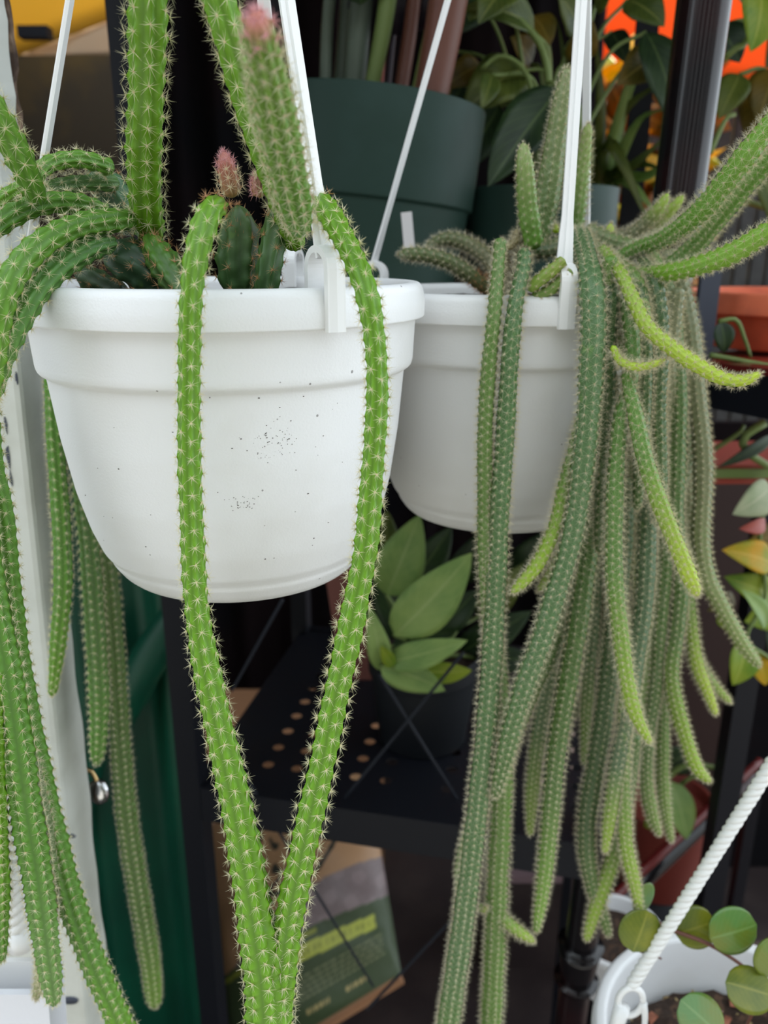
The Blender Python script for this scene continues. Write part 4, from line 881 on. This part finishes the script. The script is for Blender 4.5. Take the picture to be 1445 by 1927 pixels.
def S2(pts, **k):
    pts = [(a, b, Y-.015*min(1, max(0, (.49-Y)/.02)), w) for a, b, Y, w in pts]
    return stem(h2, pts, **{**B_, **k})
D2 = (.085, .175, .034); D3 = (.13, .26, .035); N2 = (.38, .58, .025); N3 = (.55, .72, .04); DK = (.058, .125, .032); PALE = (.22, .24, .12)
# upright
S2([(1005, 470, .50, 40), (993, 390, .495, 42), (988, 320, .49, 36), (984, 268, .49, 20)], c0=(.14, .34, .03), c1=(.32, .40, .14), slen=.0028)
S2([(1005, 480, .53, 44), (1028, 380, .53, 50), (1042, 290, .53, 46), (1056, 200, .53, 38), (1067, 125, .53, 20)], c0=D2, c1=(.25, .3, .12))
S2([(1078, 460, .55, 40), (1088, 360, .55, 38), (1098, 300, .55, 30), (1107, 232, .55, 18)], c0=(.16, .30, .05), c1=(.34, .44, .12), tipm=.2)
# left arches on the soil
S2([(935, 560, .52, 26), (900, 530, .52, 28), (850, 495, .52, 30), (800, 480, .52, 28), (750, 478, .525, 24)], c0=(.10, .13, .04), c1=(.12, .17, .05), rust=.02)
S2([(948, 560, .56, 30), (925, 495, .57, 32), (885, 462, .58, 30), (840, 450, .585, 28), (800, 470, .59, 26)], c0=(.16, .14, .05), c1=(.12, .17, .06), rust=.02)
S2([(940, 470, .47, 24), (942, 448, .465, 26), (936, 520, .456, 26), (929, 600, .449, 30), (920, 690, .447, 32), (914, 790, .446, 34), (913, 900, .446, 34), (914, 1010, .446, 36), (917, 1100, .446, 36), (928, 1200, .45, 38), (938, 1300, .452, 40), (945, 1420, .452, 42), (942, 1540, .452, 42), (936, 1650, .452, 42), (931, 1780, .452, 42), (922, 1960, .45, 42)][1:], c0=(.13, .24, .05), c1=D3, tip=False, tipm=.0)
S2([(985, 470, .47, 26), (985, 500, .462, 28), (972, 560, .452, 32), (962, 640, .447, 36), (955, 740, .445, 38), (948, 850, .444, 40), (940, 960, .443, 40), (935, 1060, .443, 42), (930, 1160, .442, 42), (922, 1280, .440, 42), (912, 1400, .438, 42), (898, 1520, .436, 42), (884, 1640, .434, 42), (868, 1760, .432, 44), (850, 1880, .430, 44), (838, 1960, .43, 44)], c0=(.09, .19, .06), c1=D3, tip=False)
S2([(1115, 1000, .48, 24), (1090, 1090, .478, 40), (1050, 1190, .474, 42), (1010, 1270, .470, 42), (975, 1350, .466, 42), (945, 1440, .462, 42), (915, 1510, .46, 38), (885, 1570, .458, 32), (868, 1630, .457, 26), (868, 1690, .456, 18)], c0=D2, c1=D3)
S2([(935, 1715, .45, 20), (962, 1742, .447, 24), (1005, 1772, .445, 14)], c0=D3, c1=N2, tipm=0)
S2([(905, 1700, .447, 12), (908, 1712, .445, 12), (916, 1706, .443, 8)], c0=D3, c1=N2, tipm=0)
# front-right mass
S2([(1090, 440, .50, 40), (1098, 470, .48, 46), (1112, 530, .457, 50), (1116, 610, .447, 52), (1112, 700, .443, 50), (1106, 790, .442, 48), (1096, 880, .441, 46), (1084, 970, .440, 44), (1066, 1050, .438, 42), (1044, 1120, .437, 44), (1020, 1200, .435, 44), (990, 1280, .434, 42), (965, 1360, .433, 40), (945, 1440, .432, 34), (930, 1500, .432, 20)], c0=(.10, .2, .07), c1=D2)
S2([(1096, 780, .46, 24), (1080, 850, .452, 28), (1062, 920, .448, 30), (1045, 990, .444, 30), (1015, 1056, .440, 28), (985, 1094, .438, 24), (962, 1116, .437, 14)], c0=D3, c1=N2, tipm=.3)
S2([(1060, 1020, .46, 16), (1035, 1080, .458, 18), (1012, 1112, .457, 12)], c0=D3, c1=N2, tipm=0)
S2([(1150, 620, .50, 36), (1140, 760, .48, 40), (1128, 880, .475, 42), (1114, 980, .47, 42), (1100, 1080, .466, 42), (1086, 1180, .463, 42), (1066, 1290, .460, 42), (1048, 1400, .458, 40), (1038, 1500, .456, 38), (1030, 1590, .455, 34), (1020, 1680, .454, 28), (1008, 1754, .453, 14)], c0=D2, c1=(.26, .48, .06), tipm=.72)
S2([(1130, 1000, .50, 22), (1122, 1120, .50, 26), (1112, 1230, .50, 26), (1104, 1340, .50, 24), (1100, 1440, .50, 14)], c0=DK, c1=(.2, .34, .04), tipm=.5)
S2([(1178, 560, .46, 30), (1190, 640, .45, 30), (1186, 720, .447, 30), (1168, 790, .445, 32), (1160, 870, .443, 34), (1156, 970, .441, 36), (1156, 1080, .439, 36), (1166, 1180, .438, 34), (1178, 1270, .437, 32), (1194, 1340, .437, 28), (1224, 1400, .436, 14)], c0=(.12, .26, .05), c1=N2, tipm=.55)
S2([(1176, 700, .445, 20), (1193, 770, .440, 30), (1212, 858, .436, 34), (1237, 936, .433, 34), (1268, 1014, .431, 34), (1297, 1085, .430, 32), (1313, 1122, .430, 18)], c0=(.14, .30, .05), c1=N3, tipm=.35)
S2([(1130, 470, .48, 30), (1166, 512, .46, 26), (1190, 562, .448, 28), (1218, 615, .440, 30), (1265, 656, .432, 30), (1311, 687, .426, 30), (1358, 712, .421, 28), (1399, 716, .418, 24), (1432, 702, .416, 14)], c0=(.26, .42, .05), c1=N3, tipm=.1, slen=.0038)
S2([(1152, 650, .44, 12), (1165, 677, .438, 16), (1193, 690, .435, 17), (1224, 687, .434, 16), (1253, 676, .433, 10)], c0=N2, c1=N3, tipm=0)
S2([(1255, 470, .54, 36), (1285, 560, .53, 40), (1300, 640, .52, 38), (1310, 740, .515, 38), (1321, 842, .51, 40), (1322, 920, .51, 40), (1318, 1010, .51, 38), (1330, 1085, .51, 36), (1352, 1130, .508, 32), (1376, 1175, .506, 30), (1402, 1218, .505, 26), (1430, 1254, .505, 14)], c0=PALE, c1=(.3, .4, .12), tipm=.5, slen=.0036)
S2([(1225, 480, .52, 30), (1258, 560, .51, 36), (1270, 660, .505, 38), (1275, 760, .50, 38), (1272, 870, .50, 38), (1270, 980, .498, 36), (1280, 1080, .497, 34), (1274, 1171, .495, 34), (1262, 1249, .493, 34), (1268, 1311, .491, 32), (1290, 1389, .489, 28), (1311, 1445, .488, 24), (1337, 1472, .487, 14)], c0=D2, c1=N2, tipm=.68)
S2([(1290, 1060, .51, 22), (1299, 1171, .508, 26), (1311, 1249, .506, 26), (1330, 1299, .505, 22), (1347, 1345, .504, 12)], c0=D3, c1=N3, tipm=.2)
S2([(1310, 1230, .52, 14), (1330, 1268, .52, 18), (1352, 1299, .52, 16), (1375, 1322, .52, 10)], c0=D3, c1=N2, tipm=.2)
S2([(1232, 600, .49, 34), (1240, 700, .485, 36), (1228, 800, .48, 36), (1222, 900, .478, 36), (1218, 1000, .476, 38), (1212, 1125, .474, 38), (1199, 1218, .472, 36), (1188, 1300, .47, 34), (1174, 1374, .468, 32), (1160, 1450, .467, 32), (1148, 1530, .466, 28), (1138, 1605, .466, 14)], c0=(.09, .17, .075), c1=N2, tipm=.8)
S2([(1255, 980, .50, 30), (1249, 1093, .498, 34), (1240, 1187, .496, 32), (1234, 1290, .495, 28), (1218, 1389, .494, 26), (1216, 1467, .493, 26), (1226, 1530, .492, 24), (1241, 1572, .492, 12)], c0=D2, c1=(.25, .4, .07), tipm=.7)
S2([(1262, 1180, .52, 24), (1249, 1296, .52, 26), (1246, 1405, .52, 26), (1248, 1498, .52, 24), (1263, 1584, .52, 12)], c0=D3, c1=(.25, .4, .07), tipm=.5)
S2([(1180, 900, .49, 34), (1172, 1050, .487, 36), (1156, 1180, .484, 38), (1143, 1290, .482, 38), (1132, 1370, .48, 38), (1118, 1452, .478, 36), (1105, 1530, .477, 36), (1104, 1600, .476, 34), (1114, 1660, .475, 30), (1130, 1712, .475, 26), (1146, 1762, .474, 14)], c0=DK, c1=D3)
S2([(1195, 1380, .48, 26), (1180, 1490, .478, 30), (1157, 1600, .476, 30), (1135, 1668, .474, 30), (1117, 1721, .473, 26), (1103, 1770, .472, 14)], c0=D2, c1=N2, tipm=.4)
S2([(1178, 1300, .47, 28), (1172, 1400, .469, 30), (1172, 1500, .468, 30), (1178, 1590, .467, 28), (1193, 1659, .466, 24), (1205, 1719, .465, 12)], c0=D3, c1=N2, tipm=.4)
S2([(1060, 1120, .50, 24), (1040, 1230, .50, 28), (1020, 1340, .50, 30), (1006, 1440, .50, 28), (1000, 1510, .50, 24), (997, 1572, .50, 12)], c0=DK, c1=(.24, .38, .03), tipm=.5)
# further stems inside the mass
for (x0, y0, x1, y1, Y, wp, c_) in ((1135, 520, 1140, 900, .47, 36, DK), (1160, 600, 1130, 1250, .50, 38, DK), (1200, 520, 1205, 1150, .50, 36, D2), (1240, 560, 1195, 1250, .52, 36, DK), (1290, 640, 1260, 1180, .53, 34, D2), (1180, 520, 1170, 1380, .53, 34, DK), (1225, 520, 1240, 1480, .54, 32, D2),
    (1150, 500, 1085, 1350, .52, 34, DK), (1300, 620, 1296, 1080, .55, 36, PALE), (1140, 900, 1180, 1500, .51, 32, D2), (1210, 1000, 1225, 1420, .50, 30, D3), (1110, 900, 1060, 1400, .52, 32, DK), (1275, 540, 1240, 900, .50, 30, PALE), (1150, 480, 1180, 760, .465, 28, D3), (1205, 560, 1190, 720, .46, 24, (.16, .3, .06)), (1165, 1100, 1110, 1560, .50, 30, DK)):
    k = rng.uniform(-14, 14, 4); S2([(x0+(x1-x0)*u+(k[i % 4] if 0 < u < 1 else 0), y0+(y1-y0)*u, Y, wp*(1-.15*u) if u < 1 else wp*.5) for i, u in enumerate(np.linspace(0, 1, 6))], c0=c_, c1=tuple(np.array(c_)*1.5), ns=7)
for pts in ([(1150, 500, .475, 26), (1148, 560, .462, 34), (1142, 660, .458, 36), (1140, 780, .456, 36), (1134, 920, .455, 34), (1128, 1040, .455, 20)],
            [(1200, 480, .50, 26), (1226, 520, .475, 34), (1238, 580, .468, 38), (1240, 660, .466, 38), (1236, 780, .465, 36), (1240, 900, .465, 34), (1236, 990, .465, 20)],
            [(1170, 500, .49, 24), (1200, 540, .468, 30), (1212, 620, .46, 32), (1212, 720, .458, 32), (1206, 860, .457, 30), (1198, 960, .457, 18)]):
    S2(pts, c0=DK, c1=D2)
# crown and right-hand branches
S2([(1085, 440, .50, 30), (1120, 470, .49, 34), (1160, 500, .48, 36), (1195, 530, .47, 34), (1215, 580, .465, 24)], c0=PALE, c1=D3, slen=.0036)
S2([(1100, 430, .53, 30), (1150, 455, .52, 34), (1200, 470, .51, 34), (1245, 500, .505, 30)], c0=PALE, c1=D3, slen=.0036)
S2([(1120, 450, .56, 36), (1180, 450, .56, 40), (1230, 420, .555, 34), (1262, 395, .55, 24), (1286, 368, .548, 14)], c0=PALE, c1=N2, tipm=.5)
S2([(1180, 450, .55, 26), (1215, 420, .545, 28), (1240, 392, .54, 24), (1257, 364, .538, 14)], c0=PALE, c1=N2, tipm=.4)
S2([(1140, 500, .50, 32), (1200, 470, .49, 34), (1250, 448, .48, 36), (1310, 405, .465, 42), (1362, 345, .45, 46), (1405, 290, .44, 46), (1440, 245, .435, 40), (1480, 190, .43, 30)], c0=(.14, .32, .04), c1=(.2, .42, .03), sp=.0042, tip=False)
S2([(1190, 520, .53, 34), (1260, 500, .52, 36), (1310, 460, .51, 40), (1360, 400, .49, 42), (1410, 340, .48, 42), (1470, 280, .47, 40)], c0=(.13, .28, .05), c1=(.18, .4, .04), sp=.0042, tip=False)
S2([(1130, 500, .49, 26), (1200, 515, .48, 30), (1260, 512, .468, 36), (1320, 498, .455, 40), (1380, 475, .445, 42), (1430, 445, .438, 42), (1490, 410, .43, 42)], c0=(.2, .4, .03), c1=(.24, .46, .04), sp=.0046, tip=False, slen=.0036)
S2([(1145, 452, .53, 10), (1146, 438, .53, 18), (1150, 420, .53, 12)], c0=N2, c1=N3, tipm=0, slen=.0034)
S2([(1118, 450, .54, 10), (1117, 436, .54, 15), (1113, 424, .54, 10)], c0=(.35, .28, .12), c1=(.45, .36, .2), tipm=0)
S2([(952, 470, .50, 10), (970, 452, .50, 20), (973, 430, .50, 14)], c0=(.3, .26, .1), c1=(.42, .34, .18), tipm=0)
S2([(1045, 440, .51, 10), (1046, 432, .51, 14), (1045, 420, .51, 10)], c0=N2, c1=N3, tipm=0)
S2([(992, 546, .463, 22), (1012, 530, .462, 26), (1035, 512, .461, 26), (1060, 490, .461, 24)], c0=(.22, .36, .04), c1=(.26, .34, .06), tip=False, slen=.0022)
S2([(1000, 560, .465, 20), (1030, 548, .464, 26), (1055, 528, .463, 24), (1075, 510, .462, 20)], c0=(.16, .28, .04), c1=(.2, .3, .06), tip=False, slen=.0022)
S2([(970, 580, .50, 30), (975, 530, .50, 34), (985, 480, .50, 36), (990, 450, .50, 24)], c0=(.08, .08, .03), c1=(.16, .14, .05))
S2([(950, 580, .51, 30), (955, 530, .51, 34), (950, 490, .51, 34), (945, 450, .51, 20)], c0=(.08, .08, .03), c1=(.2, .16, .07))
S2([(990, 470, .52, 26), (1030, 470, .525, 34), (1070, 450, .53, 34), (1100, 430, .53, 26)], c0=DK, c1=PALE)

# ---- lower right pot
c3 = P(1392, 1965, .45); z3 = c3[2]; c3[2] = 0
h3 = thing('hanging_coin_leaf_pot', (c3[0], c3[1], z3-.12), 'white hanging pot of round coin shaped leaves in the lower right corner', 'potted plant')
V, Q = lathe(pot_profile(1.08, z3), c3, 96); mk('pot', V, [Q], M['pot'], h3)
flat_rim_soil(h3, c3, .084, z3-.044)
for k in range(90):
    a = rng.uniform(0, 2*math.pi); r = .083*math.sqrt(rng.random()); big_ = k < 26
    q = c3+np.array([r*math.sin(a), -r*math.cos(a), z3-.040]); sz = rng.uniform(.005, .009) if big_ else rng.uniform(.0012, .0026)
    ax = [nrm(rng.normal(size=3))]; ax.append(nrm(np.cross(ax[0], [0, .3, 1]))); ax.append(np.cross(ax[0], ax[1]))
    mb = MB(); V8 = [q+ax[0]*sz*i*rng.uniform(.5, 1)+ax[1]*sz*.55*j*rng.uniform(.6, 1)+ax[2]*sz*.3*l*rng.uniform(.6, 1) for l in (-1, 1) for j in (-1, 1) for i in (-1, 1)]
    mb.add(V8, [(0, 2, 3, 1), (4, 5, 7, 6), (0, 1, 5, 4), (2, 6, 7, 3), (0, 4, 6, 2), (1, 3, 7, 5)])
    if big_: mb.build('bark_chip', M['bark'], h3, smooth=False)
    else:
        if k == 26: gritmb = MB()
        gritmb.add(V8, [(0, 2, 3, 1), (4, 5, 7, 6), (0, 1, 5, 4), (2, 6, 7, 3), (0, 4, 6, 2), (1, 3, 7, 5)])
gritmb.build('grit', M['grit'], h3, smooth=False, kind='stuff')
def twisted_rope(parent, p, q, r, turns_per_m=95, label=None, name='rope'):
    p = np.array(p); q = np.array(q); d = q-p; L = np.linalg.norm(d); d = d/L; a = nrm(np.cross(d, [0, 1, .2])); b = np.cross(d, a)
    n = int(L*turns_per_m*12); s = np.linspace(0, L, n); mb = MB()
    for k in range(3):
        ph = s*turns_per_m*2*math.pi/1.6 + k*2*math.pi/3
        pts = p+d*s[:, None]+(a*np.cos(ph)[:, None]+b*np.sin(ph)[:, None])*r*.5; mb.tube(pts, r*.56, 8)
    return mb.build(name, M['rope'], parent, label=label)
hk = P(1186, 1868, .435); far = P(1520, 1330, .45)
twisted_rope(h3, hk+np.array([0, 0, .006]), far, .0046)
# clip at rope foot: ring, prong and plate
ring = tube_geo([hk+np.array([.011*math.cos(a)*.8, -.002, -.006+.013*math.sin(a)]) for a in np.linspace(0, 2*math.pi, 26)], .0024, 10)
mk('rope_clip', ring[0], [ring[1], ring[2]], M['strap'], h3)
vine(h3, [hk+np.array([-.006, -.004, -.008]), hk+np.array([-.010, -.006, -.03]), hk+np.array([-.010, -.006, -.06])], .0058, M['strap'], 'clip_leg')
vine(h3, [hk+np.array([.009, -.003, -.006]), hk+np.array([.011, -.004, -.018]), hk+np.array([.0115, -.004, -.030])], .0026, M['strap'], 'clip_prong')
def coin(px, py, Y, w_, m, face, ang=0, L=None):
    q, t = PT(px, py, Y); r = w_/2/F*t; d = nrm([math.cos(ang), 0, math.sin(ang)]); f = nrm(face); d = nrm(d-f*np.dot(d, f))
    return leaf(h3, q-d*r, q+d*r*(L or 1), 2*r, M[m], bend=.03, fold=-.10, shape='round', face=face, th=.0014, nu=14, nv=5)
CO = [(1204, 1752, .44, 82, 'leaf_coin2', (0.1, -1, .3), 1.2), (1212, 1690, .46, 60, 'leaf_coin', (.7, -1, .1), 1.5), (1308, 1745, .45, 78, 'leaf_coin2', (-.2, -1, .5), .4), (1379, 1752, .435, 92, 'leaf_coin', (0, -1, .3), .3), (1452, 1800, .42, 80, 'leaf_coin', (.3, -1, .2), 1.3),
      (1410, 1862, .41, 84, 'leaf_coin2', (-.3, -.5, 1), -.6), (1318, 1915, .40, 84, 'leaf_coin', (-.2, -.7, 1), 2.2), (1470, 1880, .42, 70, 'leaf_coin', (0, -1, .4), 0)]
for c_ in CO: coin(*c_)
vine(h3, [P(1216, 1724, .45), P(1260, 1748, .45), P(1330, 1775, .44), P(1390, 1812, .435), P(1425, 1842, .43), P(1460, 1850, .43)], .0016, M['petiole_red'], 'vine')
vine(h3, [P(1460, 1850, .43), P(1430, 1880, .42), P(1400, 1940, .43)], .0014, M['petiole_red'], 'vine')
for (x, y, Y) in ((1204, 1790, .44), (1345, 1765, .44), (1320, 1890, .41), (1430, 1840, .42)):
    vine(h3, [P(x, y, Y), P(x+18, y+6, Y+.003), P(x+40, y+14, Y+.006)], .0009, M['petiole_red'], 'petiole')
vine(h3, [P(1320, 1955, .43), P(1380, 1850, .44), P(1365, 1900, .44)][:2]+[P(1400, 1800, .44)], .0009, M['tagw'], 'wire') if False else None
# white pot rim farther back, partly hidden
c4 = P(1160, 1748, .84); z4 = c4[2]; c4[2] = 0
h4 = thing('white_pot', (c4[0], c4[1], z4-.09), 'small white pot rim behind the stem tips left of the coin leaves', 'pot')
V, Q = lathe(rounded([(0, z4-.09), (.045, z4-.09), (.058, z4-.012), (.063, z4-.012), (.064, z4), (.057, z4), (.052, z4-.03), (0, z4-.035)], .002), c4, 64); mk('bowl', V, [Q], M['pot'], h4)
V, Q = lathe([(.0535, z4-.02), (.03, z4-.018), (.001, z4-.018)], c4, 40); mk('soil', V, [Q], M['soil'], h4)
barbox('pot_stand', np.array([c4[0], c4[1], 0.]), np.array([c4[0], c4[1]+.0005, z4-.09]), .05, .05, M['black'], h4)
# ---- lower left pot corner with rope
c5 = P(-115, 2000, .40); z5 = P(0, 1895, .345)[2]; c5[2] = 0
h5 = thing('roped_white_planter', (c5[0], c5[1], z5-.12), 'white planter hanging on a twisted rope, cut off by the lower left corner', 'planter')
qa, qb = P(92, 1868, .40), P(-60, 1905, .36)
# square-sided planter: right front corner in view
def frustum_box(name, cx_, cy_, z, hx, hy, h, wall, m, parent):
    mb = MB(); o_ = [(-1, -1), (1, -1), (1, 1), (-1, 1)]
    lv = [(0, 0, -h), (1, 1, 0)]
    V = []
    for (sx, sz) in ((.88, -h), (1, 0)):
        V += [(cx_+a*hx*sx, cy_+b*hy*sx, z+sz) for a, b in o_]
    V += [(cx_+a*(hx-wall), cy_+b*(hy-wall), z) for a, b in o_]; V += [(cx_+a*(hx*.9-wall), cy_+b*(hy*.9-wall), z-.03) for a, b in o_]
    Q = [(0, 3, 2, 1)]
    for l_ in range(3):
        for k in range(4): Q.append((l_*4+k, l_*4+(k+1) % 4, l_*4+4+(k+1) % 4, l_*4+4+k))
    Q.append((12, 13, 14, 15)); mb.add(V, Q); return mb.build(name, m, parent, smooth=False)
qc = P(90, 1872, .355)
frustum_box('planter_box', qc[0]-.07, qc[1]+.012, qc[2], .07, .012, .11, .004, M['cloth'], h5)
hk5 = P(38, 1752, .372); twisted_rope(h5, hk5, P(-16, 1380, .372), .0058, turns_per_m=80)
mb = MB(); mb.tube([hk5+np.array([0, 0, .002]), hk5-np.array([0, 0, .004]), hk5-np.array([0, 0, .010])], [.0058, .0075, .0085], 14); mb.build('rope_ferrule', M['strap'], h5)
q5 = P(35, 1815, .372); tw = MB().box((q5+P(35, 1880, .372))/2, (.022, .003, .035)).build('hanger_tab', M['strap'], h5, smooth=False)
